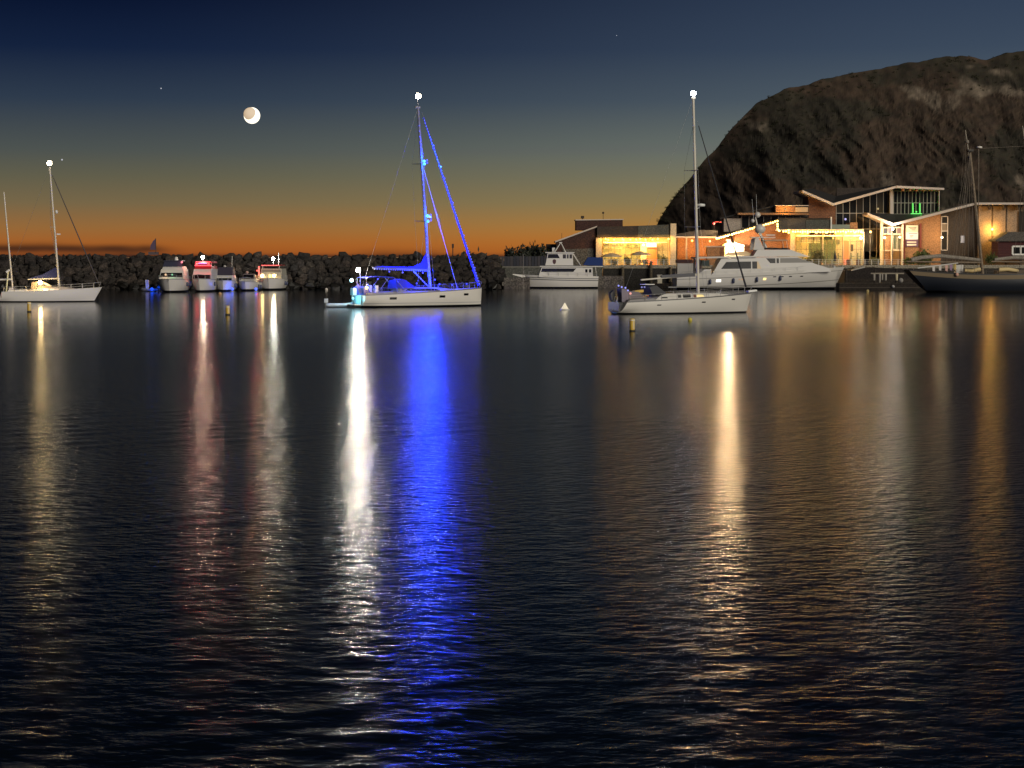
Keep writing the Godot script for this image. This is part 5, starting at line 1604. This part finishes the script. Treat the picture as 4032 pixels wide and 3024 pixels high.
	for t: float in [0.2, 0.34, 0.48, 0.62]:
		var q := hull_at(h, t, sheer(h, t) - 1.1, 1, 0.2)
		obj("fender", lathe(begin(), q, [Vector2(0, -0.45), Vector2(0.2, -0.3), Vector2(0.2, 0.3), Vector2(0.05, 0.45)], 8), mat(lin(0.04, 0.05, 0.1), 0.5), o)
	obj("foredeck_locker", prism(begin(), [Vector2(22.5, 3.4), Vector2(23.0, 4.0), Vector2(24.6, 3.9), Vector2(25.2, 3.5)], 1.0), mat(lin(0.4, 0.33, 0.26), 0.7), o)
	obj("windlass", lathe(begin(), Vector3(26.6, 3.6, 0), [Vector2(0.3, 0), Vector2(0.25, 0.4), Vector2(0, 0.45)], 8), metal, o)
	add_rails(o, h, metal, 14)

func cruiser(px: float, base_y: float, beam: float, deck: float, label: String) -> Array:
	var z := EYE * LENS / (base_y - 1005.0)
	var o := thing("motor_cruiser", label, "motor boat", Vector3(wx(px, z), 0, -z), -PI / 2 + rng.randf_range(-0.05, 0.05), "motor cruisers rafted bow out before the breakwater")
	var h := {xs = -9.5, xb = -0.9, tr = 0.0, br = 0.45, beam = beam, ws = 0.95, tm = 0.6, s0 = deck - 0.3, s1 = deck, dip = 0.0, boot = 0.3, ks = -0.3, pb = 0.5, flare = 0.55}
	add_hull(o, h, gel(0.6), mat(lin(0.008, 0.008, 0.01), 0.3), gel(0.5), mat(lin(0.3, 0.3, 0.3), 0.5))
	for s: int in [1, -1]:
		for t: float in [0.35, 0.6]:
			var q := hull_at(h, t, sheer(h, t) - 0.7, s, 0.14)
			obj("fender", lathe(begin(), q, [Vector2(0, -0.35), Vector2(0.14, -0.25), Vector2(0.14, 0.25), Vector2(0.04, 0.35)], 8), mat(lin(0.05, 0.06, 0.12), 0.5), o)
	obj("anchor", tube(begin(), [Vector3(-0.7, deck + 0.02, 0), Vector3(0.15, deck - 0.02, 0), Vector3(0.2, deck - 0.35, 0)], 0.05), mat(lin(0.3, 0.3, 0.3), 0.4, 0.5), o)
	return [o, h]

# a cabin whose front leans back: from the deck at x0, up to y1; its windscreen is a separate part
func cruiser_cabin(o: Node3D, called: String, x0: float, y0: float, y1: float, w: float, lean: float, back: float, m: Material) -> MeshInstance3D:
	return obj(called, prism(begin(), [Vector2(x0, y0), Vector2(x0 - lean, y1), Vector2(back, y1), Vector2(back, y0)], w, w * 0.92), m, o)

func screen(o: Node3D, called: String, x0: float, y0: float, y1: float, w0: float, w1: float, lean: float, m: Material) -> void:
	var st := begin()
	st.set_smooth_group(-1)
	var a := Vector3(x0 + 0.03, y0, w0)
	var b := Vector3(x0 - lean + 0.03, y1, w1)
	var back := Vector3(-0.06, 0, 0)
	var p := [a, Vector3(a.x, a.y, -w0), Vector3(b.x, b.y, -w1), b]
	quad(st, p[0], p[1], p[2], p[3])
	quad(st, p[0] + back, p[3] + back, p[2] + back, p[1] + back)
	for k in 4:
		quad(st, p[k], p[(k + 1) % 4], p[(k + 1) % 4] + back, p[k] + back)
	obj(called, st, m, o)

func make_cruisers() -> void:
	var white := gel(0.55)
	var black := mat(lin(0.01, 0.01, 0.012), 0.2)
	var dark := mat(lin(0.02, 0.022, 0.05), 0.7)
	var metal := mat(lin(0.4, 0.4, 0.4), 0.4, 0.4)
	# 1: largest, canvas over the flybridge
	var r := cruiser(663, 1152, 2.15, 2.05, "largest motor cruiser of the row, dark canvas flybridge and wide black windscreen")
	var o: Node3D = r[0]
	cruiser_cabin(o, "cabin", -2.4, 1.9, 3.55, 1.85, 1.3, -9.0, white)
	screen(o, "windscreen", -2.75, 2.4, 3.0, 1.72, 1.6, 0.45, black)
	cruiser_cabin(o, "flybridge", -4.0, 3.56, 3.95, 1.6, 0.3, -8.6, white)
	screen(o, "flybridge_screen", -4.1, 3.97, 4.75, 1.5, 1.3, 0.4, dark)
	obj("canvas_top", bx(begin(), Vector3(-8.0, 4.76, -1.4), Vector3(-4.3, 4.9, 1.4)), dark, o)
	obj("radar_dome", lathe(begin(), Vector3(-5.6, 4.92, -0.35), [Vector2(0.3, 0), Vector2(0.26, 0.35), Vector2(0.1, 0.55), Vector2(0, 0.56)], 10), gel(0.7), o)
	lamp("red_side_lamp", Vector3(-4.0, 4.62, -1.45), 0.16, Vector3(1, 0.2, 0.25), 0.5, 1.6, o)
	lamp("green_side_lamp", Vector3(-2.65, 2.72, -0.15), 0.13, Vector3(0.1, 0.8, 0.35), 0.3, 0.8, o)
	lamp("amber_cabin_lamp", Vector3(-2.65, 2.72, 0.85), 0.17, Vector3(1, 0.6, 0.3), 0.5, 1.0, o)
	add_rails(o, r[1], metal, 7)
	# 2: red lit flybridge
	r = cruiser(782, 1150, 1.65, 2.05, "motor cruiser with red and purple lit flybridge under a white lamp")
	o = r[0]
	cruiser_cabin(o, "cabin", -2.2, 1.9, 3.55, 1.5, 1.1, -9.0, white)
	screen(o, "windscreen", -2.3, 2.05, 2.75, 1.42, 1.36, 0.5, black)
	cruiser_cabin(o, "flybridge", -3.5, 3.56, 4.0, 1.35, 0.2, -8.6, mat(lin(0.35, 0.01, 0.015), 0.5))
	cruiser_cabin(o, "canopy", -3.8, 4.45, 4.75, 1.35, 0.3, -8.6, mat(lin(0.3, 0.01, 0.03), 0.6))
	for s: float in [1.25, -1.25]:
		obj("canopy_post", tube(begin(), [Vector3(-4.0, 4.0, s), Vector3(-4.1, 4.5, s)], 0.06), metal, o)
	obj("red_led_light", bx(begin(), Vector3(-3.66, 4.02, -1.3), Vector3(-3.56, 4.2, 1.3)), glow(1.0, 0.0, 0.03, 2.0), o)
	obj("red_led_light", bx(begin(), Vector3(-3.86, 4.66, -1.15), Vector3(-3.76, 4.74, 1.15)), glow(1.0, 0.0, 0.04, 1.8), o)
	obj("purple_led_light", bx(begin(), Vector3(-3.8, 4.36, -0.55), Vector3(-3.7, 4.48, 0.75)), glow(0.5, 0.1, 1.0, 1.4), o)
	spot("red_lamp", Vector3(-3.2, 4.3, 0.95), 0.16, Vector3(1, 0.01, 0.03), 7.0, 2.6, o)
	spot("red_lamp", Vector3(-3.2, 4.3, -0.95), 0.16, Vector3(1, 0.01, 0.03), 7.0, 2.6, o)
	obj("lamp_pole", tube(begin(), [Vector3(-4.6, 4.7, 0.2), Vector3(-4.6, 5.05, 0.2)], 0.05), metal, o)
	spot("white_lamp", Vector3(-4.4, 5.4, 0.2), 0.245, Vector3(1, 0.84, 0.6), 10.0, 200.0, o)
	add_rails(o, r[1], metal, 7)
	# 3: dark canvas
	r = cruiser(876, 1148, 1.45, 1.75, "small motor cruiser with dark canvas enclosure between the red lit one and the open one")
	o = r[0]
	cruiser_cabin(o, "cabin", -2.2, 1.6, 2.5, 1.3, 0.9, -8.8, white)
	screen(o, "windscreen", -2.3, 1.7, 2.1, 1.2, 1.15, 0.4, black)
	cruiser_cabin(o, "canvas_enclosure", -3.4, 2.52, 3.8, 1.2, 0.6, -8.0, mat(lin(0.03, 0.025, 0.04), 0.9))
	obj("radar_dome", ball(begin(), Vector3(-4.6, 3.95, 0.1), 0.26, 8, 0.6), white, o)
	obj("antenna", tube(begin(), [Vector3(-5.0, 3.8, -1.0), Vector3(-5.3, 5.6, -1.0)], 0.03), metal, o)
	add_rails(o, r[1], metal, 7)
	# 4: open boat
	r = cruiser(963, 1146, 1.5, 1.5, "low open motor boat beside the brightly lit cruiser")
	o = r[0]
	cruiser_cabin(o, "cabin", -2.0, 1.4, 1.9, 1.2, 0.9, -5.2, white)
	cruiser_cabin(o, "console", -3.6, 1.9, 2.7, 0.95, 0.5, -5.2, mat(lin(0.2, 0.16, 0.15), 0.6))
	screen(o, "windscreen", -3.55, 2.0, 2.6, 0.85, 0.8, 0.4, black)
	obj("seat_cover", bx(begin(), Vector3(-6.5, 1.4, -1.3), Vector3(-5.5, 2.5, -0.5)), mat(lin(0.5, 0.25, 0.14), 0.8), o)
	obj("searchlight_housing", ball(begin(), Vector3(-4.2, 2.95, 0.3), 0.22, 8), mat(lin(0.5, 0.3, 0.25), 0.5), o)
	add_rails(o, r[1], metal, 7)
	# 5: brightly lit
	r = cruiser(1056, 1143, 2.1, 1.95, "motor cruiser ending the row, with red edged roof and blazing cabin windows")
	o = r[0]
	var cab := cruiser_cabin(o, "cabin", -2.4, 1.8, 3.5, 1.8, 1.2, -9.0, mat(lin(0.4, 0.38, 0.32), 0.5))
	screen(o, "windscreen", -3.2, 2.95, 3.35, 1.6, 1.5, 0.3, mat(lin(0.18, 0.17, 0.15), 0.3))
	for w: Array in [[1.5, 1.05, 1.6], [0.3, -0.1, 1.8], [-0.2, -0.5, 1.2], [-0.55, -0.95, 1.0]]:
		var st := bx(begin(), Vector3(-2.62, 2.05, w[1]), Vector3(-2.5, 2.65, w[0]))
		obj("lit_cabin_window", st, glow(1.0, 0.62, 0.16, w[2]), cab)
	spot("white_lamp", Vector3(-2.2, 2.38, -0.62), 0.24, Vector3(1, 0.66, 0.22), 20.0, 20.0, o)
	spot("white_lamp", Vector3(-2.1, 2.36, 1.3), 0.245, Vector3(1, 0.74, 0.32), 30.0, 26.0, o)
	obj("roof", bx(begin(), Vector3(-9.0, 4.0, -1.5), Vector3(-3.3, 4.12, 1.7)), mat(lin(0.3, 0.015, 0.012), 0.6), o)
	obj("red_led_light", bx(begin(), Vector3(-3.28, 3.98, -1.3), Vector3(-3.2, 4.1, 1.6)), glow(1.0, 0.0, 0.02, 1.6), o)
	obj("red_led_light", bx(begin(), Vector3(-3.1, 2.2, 1.85), Vector3(-3.0, 3.9, 2.1)), glow(1.0, 0.0, 0.02, 1.6), o)
	spot("red_lamp", Vector3(-2.7, 3.2, 2.25), 0.14, Vector3(1, 0.02, 0.02), 8.0, 1.6, o)
	for s: float in [1.45, -1.3]:
		obj("roof_post", tube(begin(), [Vector3(-3.6, 3.5, s), Vector3(-3.6, 4.0, s)], 0.06), metal, o)
	obj("lamp_pole", tube(begin(), [Vector3(-4.4, 4.1, -0.2), Vector3(-4.4, 4.8, -0.2)], 0.05), metal, o)
	spot("white_lamp", Vector3(-4.2, 5.15, -0.2), 0.245, Vector3(0.95, 1, 0.92), 5.0, 200.0, o)
	obj("antenna", tube(begin(), [Vector3(-5.0, 4.1, -1.0), Vector3(-5.0, 6.1, -1.0)], 0.05), metal, o)
	add_rails(o, r[1], metal, 7)
	# blue underwater lights hung between them
	var k := 0
	for q: Array in [[597, 1146, "left of the largest cruiser"], [728, 1146, "between the largest and the red lit cruiser"], [833, 1145, "between the red lit and the dark canvas cruiser"], [914, 1144, "between the dark canvas cruiser and the open boat"], [1007, 1140, "between the open boat and the brightest cruiser"]]:
		var z := 332.0
		var d := thing("float_light", "blue light float at the waterline %s" % q[2], "float light", Vector3(wx(q[0], z), 0, -z), 0.0, "blue lights on the water between the cruisers")
		obj("float", lathe(begin(), Vector3.ZERO, [Vector2(0, -0.1), Vector2(0.35, -0.05), Vector2(0.35, 0.08), Vector2(0.1, 0.15)], 10), mat(lin(0.3, 0.3, 0.35), 0.6), d)
		lamp("blue_lamp", Vector3(0, 0.4, 0), 0.24, Vector3(0.0, 0.08, 1.0), 3.5, 1.6, d)
		k += 1
	var dg := thing("inflatable_dinghy", "pale dinghy with white upright engine left of the largest cruiser", "dinghy", Vector3(wx(590, 333), 0, -333), deg_to_rad(170))
	make_dinghy(dg, 1.3, mat(lin(0.4, 0.42, 0.5), 0.6))
	obj("engine_cover", prism(begin(), [Vector2(0.3, 0.4), Vector2(0.25, 1.8), Vector2(0.75, 1.85), Vector2(0.65, 0.4)], 0.22), gel(0.75), dg)

func make_schooner() -> void:
	var p := at(3563, 1150, 325)
	var o := thing("schooner", "dark hulled wooden schooner with raked masts and furled sails at the right edge", "schooner", Vector3(p.x, 0, p.z), deg_to_rad(4))
	var hullm := mat(lin(0.012, 0.015, 0.022), 0.45)
	var tan := mat(lin(0.17, 0.125, 0.07), 0.7)
	var spar := mat(lin(0.3, 0.22, 0.14), 0.6, 0.0, 0.3)
	var rope := mat(lin(0.22, 0.18, 0.14), 0.9)
	var cloth := mat(lin(0.42, 0.37, 0.3), 0.9, 0.0, 0.3)
	var h := {xs = 3.4, xb = 30.0, tr = -0.95, br = 0.5, beam = 3.1, ws = 0.6, tm = 0.5, s0 = 3.45, s1 = 4.1, dip = 0.95, boot = 0.3, ks = 0.25, pb = 0.7}
	add_hull(o, h, hullm, mat(lin(0.02, 0.02, 0.02), 0.6), mat(lin(0.15, 0.1, 0.06), 0.8), mat(lin(0.03, 0.025, 0.02), 0.6))
	obj("sheer_strake", hull_band(h, func(t: float) -> float: return sheer(h, t) - 0.78, func(t: float) -> float: return sheer(h, t) - 0.14, 0.03, 30, 2), tan, o)
	for t: float in [0.3, 0.41, 0.47, 0.55, 0.62]:
		obj("scupper", hull_window(h, [t, t + 0.014, sheer(h, t) - 0.7, sheer(h, t) - 0.2], 1), hullm, o)
	for d: Array in [[12.2, 9.9, 22.0, 9.15, 24.9, "mast"], [21.6, 18.9, 22.5, 18.1, 25.6, "mast"]]:
		var foot := Vector3(d[0], 2.4, 0)
		var hound := Vector3(d[1], d[2], 0)
		var top := Vector3(d[3], d[4], 0)
		obj("mast", tube(begin(), [foot, hound], 0.26, 0.15, 10), spar, o)
		obj("topmast", tube(begin(), [hound + Vector3(-0.1, -1.6, 0.18), top], 0.13, 0.07, 8), mat(lin(0.3, 0.26, 0.2), 0.6), o)
		obj("crosstree", bx(begin(), hound + Vector3(-0.5, -0.4, -1.0), hound + Vector3(0.3, -0.1, 1.0)), mat(lin(0.05, 0.045, 0.04), 0.7), o)
		obj("masthead_block", ball(begin(), hound + Vector3(-0.5, 1.1, 0.2), 0.35, 8), mat(lin(0.2, 0.17, 0.14), 0.8), o)
		for s: float in [1.0, -1.0]:
			for k in 4:
				var x: float = d[0] - 3.4 + k * 0.9
				var t := clampf((x - h.xs) / (h.xb - h.xs), 0.02, 0.95)
				obj("shroud", tube(begin(), [hound + Vector3(0, -0.3, s * 0.3), hull_at(h, t, sheer(h, t), s, 0.05)], 0.028, 0.028, 4), rope, o)
			obj("halyard", tube(begin(), [top, hull_at(h, clampf((d[0] - 5.5) / 26.0, 0.05, 0.9), 3.0, s, 0.0)], 0.022, 0.022, 4), rope, o)
			obj("running_stay", tube(begin(), [hound, Vector3(d[0] - 0.6, 3.2, s * 0.7)], 0.03, 0.03, 4), rope, o)
	obj("radar", lathe(begin(), Vector3(11.2, 22.2, 0.6), [Vector2(0, -0.1), Vector2(0.45, -0.06), Vector2(0.45, 0.14), Vector2(0, 0.24)], 10), gel(0.75), o)
	obj("radar_pole", tube(begin(), [Vector3(11.1, 22.1, 0.6), Vector3(11.3, 13.0, 0.3)], 0.05), rope, o)
	obj("triatic_stay", tube(begin(), [Vector3(9.9, 22.0, 0), Vector3(18.9, 22.5, 0)], 0.025, 0.025, 4), rope, o)
	obj("main_boom", tube(begin(), [Vector3(11.9, 4.55, 0), Vector3(0.2, 4.75, 0)], 0.17, 0.13, 8), spar, o)
	obj("furled_mainsail", tube(begin(), [Vector3(11.7, 4.95, 0), Vector3(9.0, 5.25, 0), Vector3(5.5, 5.6, 0), Vector3(2.5, 5.35, 0), Vector3(0.9, 5.0, 0)], 0.28, 0.34, 10), cloth, o)
	obj("fore_boom", tube(begin(), [Vector3(21.2, 4.6, 0), Vector3(13.6, 4.75, 0)], 0.16, 0.12, 8), spar, o)
	obj("furled_foresail", tube(begin(), [Vector3(20.9, 5.2, 0), Vector3(17.0, 5.35, 0), Vector3(14.0, 5.05, 0)], 0.34, 0.24, 10), cloth, o)
	obj("awning_edge", tube(begin(), [Vector3(1.4, 3.75, 2.2), Vector3(7.6, 4.5, 2.4)], 0.1, 0.1, 6), gel(0.6), o)
	for q: Array in [[3.6, 0.7, 0.6, 0.55, 0.5], [4.6, 0.7, 0.55, 0.5, 0.46], [5.6, 0.95, 0.6, 0.36, 0.3], [6.3, 0.9, 0.3, 0.2, 0.3], [6.9, 0.95, 0.55, 0.4, 0.12]]:
		var y: float = lerpf(3.75, 4.5, (q[0] - 1.4) / 6.2) - 0.08
		obj("hanging_cloth", prism(begin(), [Vector2(q[0], y), Vector2(q[0] + 0.42, y + 0.03), Vector2(q[0] + 0.4, y - q[1]), Vector2(q[0] + 0.05, y - q[1] * 0.9)], 0.02, 0.02, 2.35), mat(lin(q[2], q[3], q[4]), 0.9), o)
	obj("deckhouse", prism(begin(), [Vector2(7.8, 2.3), Vector2(7.8, 4.2), Vector2(8.9, 4.25), Vector2(8.9, 2.3)], 0.7), gel(0.5), o)
	obj("deckhouse", prism(begin(), [Vector2(14.2, 2.3), Vector2(14.4, 3.4), Vector2(19.5, 3.5), Vector2(19.7, 2.3)], 1.4), mat(lin(0.1, 0.07, 0.045), 0.7), o)
	obj("deck_boat", tube(begin(), [Vector3(8.9, 3.4, 1.6), Vector3(10.0, 3.3, 1.75), Vector3(11.3, 3.55, 1.5)], 0.26, 0.32, 8), mat(lin(0.6, 0.45, 0.2), 0.7), o)
	obj("deck_boat", tube(begin(), [Vector3(14.2, 3.5, 1.7), Vector3(15.6, 3.55, 1.8), Vector3(17.2, 3.3, 1.6)], 0.34, 0.26, 8), mat(lin(0.65, 0.5, 0.24), 0.7), o)
	obj("fender", ball(begin(), Vector3(7.3, 2.75, 2.9), 0.3, 8), mat(lin(0.6, 0.35, 0.26), 0.7), o)
	obj("fender", ball(begin(), Vector3(19.3, 3.2, 2.9), 0.26, 8), mat(lin(0.5, 0.03, 0.03), 0.7), o)
	add_rails(o, h, rope, 10)

# ---------------------------------------------------------------- docks, buoys
func buoy(label: String, px: float, base_y: float, tall: float, r: float) -> void:
	var z := EYE * LENS / (base_y - 1005.0)
	var o := thing("spar_buoy", label, "buoy", Vector3(wx(px, z), 0, -z), 0.0, "yellow spar buoys in the harbour")
	obj("float", lathe(begin(), Vector3.ZERO, [Vector2(0.0, -0.2), Vector2(r * 1.15, -0.2), Vector2(r * 1.15, 0.08), Vector2(r * 0.9, 0.12)], 12), mat(lin(0.015, 0.014, 0.012), 0.6), o)
	obj("body", lathe(begin(), Vector3.ZERO, [Vector2(r * 0.9, 0.12), Vector2(r, 0.2), Vector2(r, tall - 0.08), Vector2(r * 0.8, tall), Vector2(0, tall)], 14), mat(lin(0.62, 0.4, 0.06), 0.5), o)
	obj("band", lathe(begin(), Vector3.ZERO, [Vector2(r + 0.012, tall - 0.16), Vector2(r + 0.012, tall - 0.1), Vector2(r * 0.8, tall - 0.02)], 14), mat(lin(0.75, 0.72, 0.6), 0.5), o)
	obj("pale_strip", bx(begin(), Vector3(r * 0.45, 0.2, r * 0.55), Vector3(r * 0.72, tall - 0.18, r * 0.85)), mat(lin(0.75, 0.72, 0.6), 0.4), o)  # pale strip up one side of the body

func make_small_things() -> void:
	buoy("largest yellow spar buoy, in front of the grey sloop's stern", 2490, 1305, 0.98, 0.2)
	buoy("yellow spar buoy in open water below the cruisers", 895, 1240, 0.9, 0.2)
	buoy("yellow spar buoy beside the ketch's hull at left", 112, 1228, 1.0, 0.2)
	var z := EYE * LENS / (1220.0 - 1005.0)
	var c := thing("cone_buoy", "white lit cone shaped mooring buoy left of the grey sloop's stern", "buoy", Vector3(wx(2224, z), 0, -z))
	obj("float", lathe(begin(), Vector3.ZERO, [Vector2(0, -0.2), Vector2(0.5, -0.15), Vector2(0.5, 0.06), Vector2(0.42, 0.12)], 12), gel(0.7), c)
	obj("lit_white_cone", lathe(begin(), Vector3.ZERO, [Vector2(0.4, 0.12), Vector2(0.2, 0.45), Vector2(0.06, 0.72), Vector2(0, 0.75)], 12), glow(1.0, 0.84, 0.55, 0.7), c)  # brightness of the white cone is put in as emission
	for q: Array in [[865, 1160, "small orange mooring ball below the dark canvas cruiser", 0.5, 0.3, 0.14, 0.26], [2718, 1263, "small yellow mooring ball under the grey sloop's bow", 0.6, 0.5, 0.06, 0.2], [1285, 1142, "small white mooring ball near the breakwater left of the blue sloop", 0.6, 0.55, 0.48, 0.24], [3418, 1148, "pale mooring ball before the dark dock", 0.6, 0.45, 0.18, 0.22]]:
		z = EYE * LENS / (q[1] - 1005.0)
		var b := thing("mooring_ball", q[2], "buoy", Vector3(wx(q[0], z), 0, -z), 0.0, "mooring balls")
		obj("ball", ball(begin(), Vector3(0, q[6] * 0.5, 0), q[6], 10), mat(lin(q[3], q[4], q[5]), 0.5), b)
		obj("ring", tube(begin(), [Vector3(-0.06, q[6] * 1.45, 0), Vector3(0, q[6] * 1.75, 0), Vector3(0.06, q[6] * 1.45, 0)], 0.02), mat(lin(0.2, 0.2, 0.2), 0.4, 0.5), b)
	# floating dock with fenders between the motor yacht and the schooner
	var wood := mat(lin(0.06, 0.045, 0.032), 0.9, 0.0, 0.4)
	var d := thing("floating_dock", "dark timber floating dock with hanging grey fenders left of the schooner", "dock", Vector3(wx(3310, 345), 0, -345))
	var x := wx(3308, 345)
	while x < wx(3660, 345):
		wobj("plank", bx(begin(), Vector3(x, 1.08, -349), Vector3(x + 0.56, 1.16, -344.9)), mat(lin(0.13, 0.105, 0.08), 0.9, 0.0, 0.4), d)
		x += 0.6
	wobj("float", bx(begin(), Vector3(wx(3306, 345), -0.4, -348.8), Vector3(wx(3664, 345), 1.05, -345)), wood, d)
	wobj("rubbing_strip", bx(begin(), Vector3(wx(3306, 345), 0.35, -345.02), Vector3(wx(3664, 345), 0.5, -344.88)), mat(lin(0.09, 0.075, 0.06), 0.9), d)
	for q: float in [3332, 3446, 3530, 3600]:
		wobj("pile", tube(begin(), [Vector3(wx(q, 349.5), -1, -349.5), Vector3(wx(q, 349.5), 3.4, -349.5)], 0.2, 0.18, 8), wood, d)
	wobj("rail", bx(begin(), Vector3(wx(3430, 349.3), 2.6, -349.6), Vector3(wx(3560, 349.3), 2.8, -349.2)), mat(lin(0.3, 0.26, 0.2), 0.9), d)
	for q: Array in [[3443, 1.3, 0.2], [3465, 0.1, 0.17], [3475, 1.6, 0.15], [3488, 1.3, 0.2], [3531, 1.3, 0.24]]:
		wobj("fender", tube(begin(), [Vector3(wx(q[0], 349), 2.6, -349), Vector3(wx(q[0], 349), 1.16 + q[1] * 0.3, -349)], q[2], q[2] * 0.8, 8), mat(lin(0.36, 0.33, 0.28) if q[0] < 3520 else lin(0.6, 0.52, 0.33), 0.8), d)
	var fb := thing("round_fender", "pale round fender resting on the dock beside the schooner's stern", "fender", Vector3(wx(3548, 346), 1.16, -346))
	obj("ball", ball(begin(), Vector3(0, 0.42, 0), 0.42, 10), mat(lin(0.3, 0.28, 0.25), 0.7), fb)
	var wf := thing("round_fender", "small white fender hanging on the dock's front edge", "fender", Vector3(wx(3518, 344.6), 0.62, -344.6))
	obj("ball", ball(begin(), Vector3.ZERO, 0.26, 10, 0.9), gel(0.6), wf)
	obj("rope", tube(begin(), [Vector3(0, 0.2, 0), Vector3(0, 0.52, -0.28)], 0.02), wood, wf)
	var barge := thing("work_barge", "dark brown covered barge behind the floating dock", "barge", Vector3(wx(3330, 356), 0, -356))
	wobj("hull", bx(begin(), Vector3(wx(3325, 356), -0.3, -364), Vector3(wx(3610, 356), 1.7, -356)), wood, barge)
	wobj("cover", slab([[3325, 1098], [3330, 1066], [3420, 1052], [3600, 1060], [3610, 1098]], 356.5, 6), mat(lin(0.035, 0.025, 0.02), 0.9, 0.0, 0.4), barge)
	wobj("white_edge", slab([[3352, 1062], [3405, 1049], [3405, 1054], [3352, 1067]], 356.2, 0.2), gel(0.4), barge)
	# kiosk and dock box by the motor yacht's stern
	var k := thing("service_kiosk", "white service kiosk with dark red roof band behind the grey sloop's mast", "kiosk", Vector3(wx(2702, 372), 0, -372))
	wobj("float", pbox(begin(), 2640, 1108, 2760, 1136, 371, 5), wood, k)
	wobj("wall", pbox(begin(), 2667, 1036, 2737, 1107, 372, 3), gel(0.5), k)
	wobj("roof_band", pbox(begin(), 2665, 1022, 2728, 1035.5, 371.8, 3.3), mat(lin(0.05, 0.016, 0.014), 0.7), k)
	wobj("door", pbox(begin(), 2742, 1030, 2765, 1107, 372.5, 1), mat(lin(0.1, 0.05, 0.035), 0.7), k)
	var db := thing("dock_box", "cream pump box on a short floating pontoon above the grey sloop's boom", "dock box", Vector3(wx(2598, 368), 0, -368))
	wobj("float", pbox(begin(), 2560, 1116, 2636, 1134, 367, 4), wood, db)
	wobj("box", pbox(begin(), 2589, 1085, 2607, 1116, 368, 1), mat(lin(0.75, 0.68, 0.5), 0.6), db)
	wobj("lid", pbox(begin(), 2588, 1082, 2608, 1085, 367.9, 1.2), gel(0.75), db)
	var sb := thing("distant_sailboat", "tiny sailboat with violet sail far beyond the breakwater", "sailboat", Vector3(wx(606, 900), 0, -900))
	var sl := begin()
	wobj("sail", slab([[591, 983], [593, 966], [603, 948], [612, 941], [614, 984]], 900, 0.2), mat(lin(0.09, 0.06, 0.11), 0.9), sb)
	wobj("hull", pbox(sl, 584, 992, 622, 1003, 900.2, 2), mat(lin(0.08, 0.06, 0.07), 0.7), sb)
	wobj("mast", tube(begin(), [at(614, 995, 900), at(613, 938, 900)], 0.15), mat(lin(0.06, 0.05, 0.05), 0.7), sb)

func make_moon() -> void:
	var p := at(992, 455, 3000)
	var r := 32.0 / LENS * 3000.0
	var o := thing("moon", "crescent moon with earthlit disc in the dusk sky left of the blue sloop's mast", "moon", p)
	obj("sunlit_crescent_moon", ball(begin(), Vector3.ZERO, r, 36), glow(1.0, 0.93, 0.76, 1.6), o)
	var dark := obj("earthlit_face", ball(begin(), Vector3.ZERO, r * 0.8, 36), glow(0.55, 0.4, 0.25, 1.0), o)
	dark.position = Vector3(-0.165, 0.16, 0.42) * r
	for q: Array in [[634, 348, 1.0, "upper left star near the moon"], [244, 629, 1.3, "star above the ketch's masthead"], [2428, 140, 0.6, "faint star high right of the blue sloop's masthead"]]:
		var w := at(q[0], q[1], 3000)
		var st2 := thing("star", "tiny " + q[3], "star", w)
		obj("star_disc", ball(begin(), Vector3.ZERO, 1.0 * q[2], 6), glow(0.4, 0.42, 0.5, 0.9), st2)
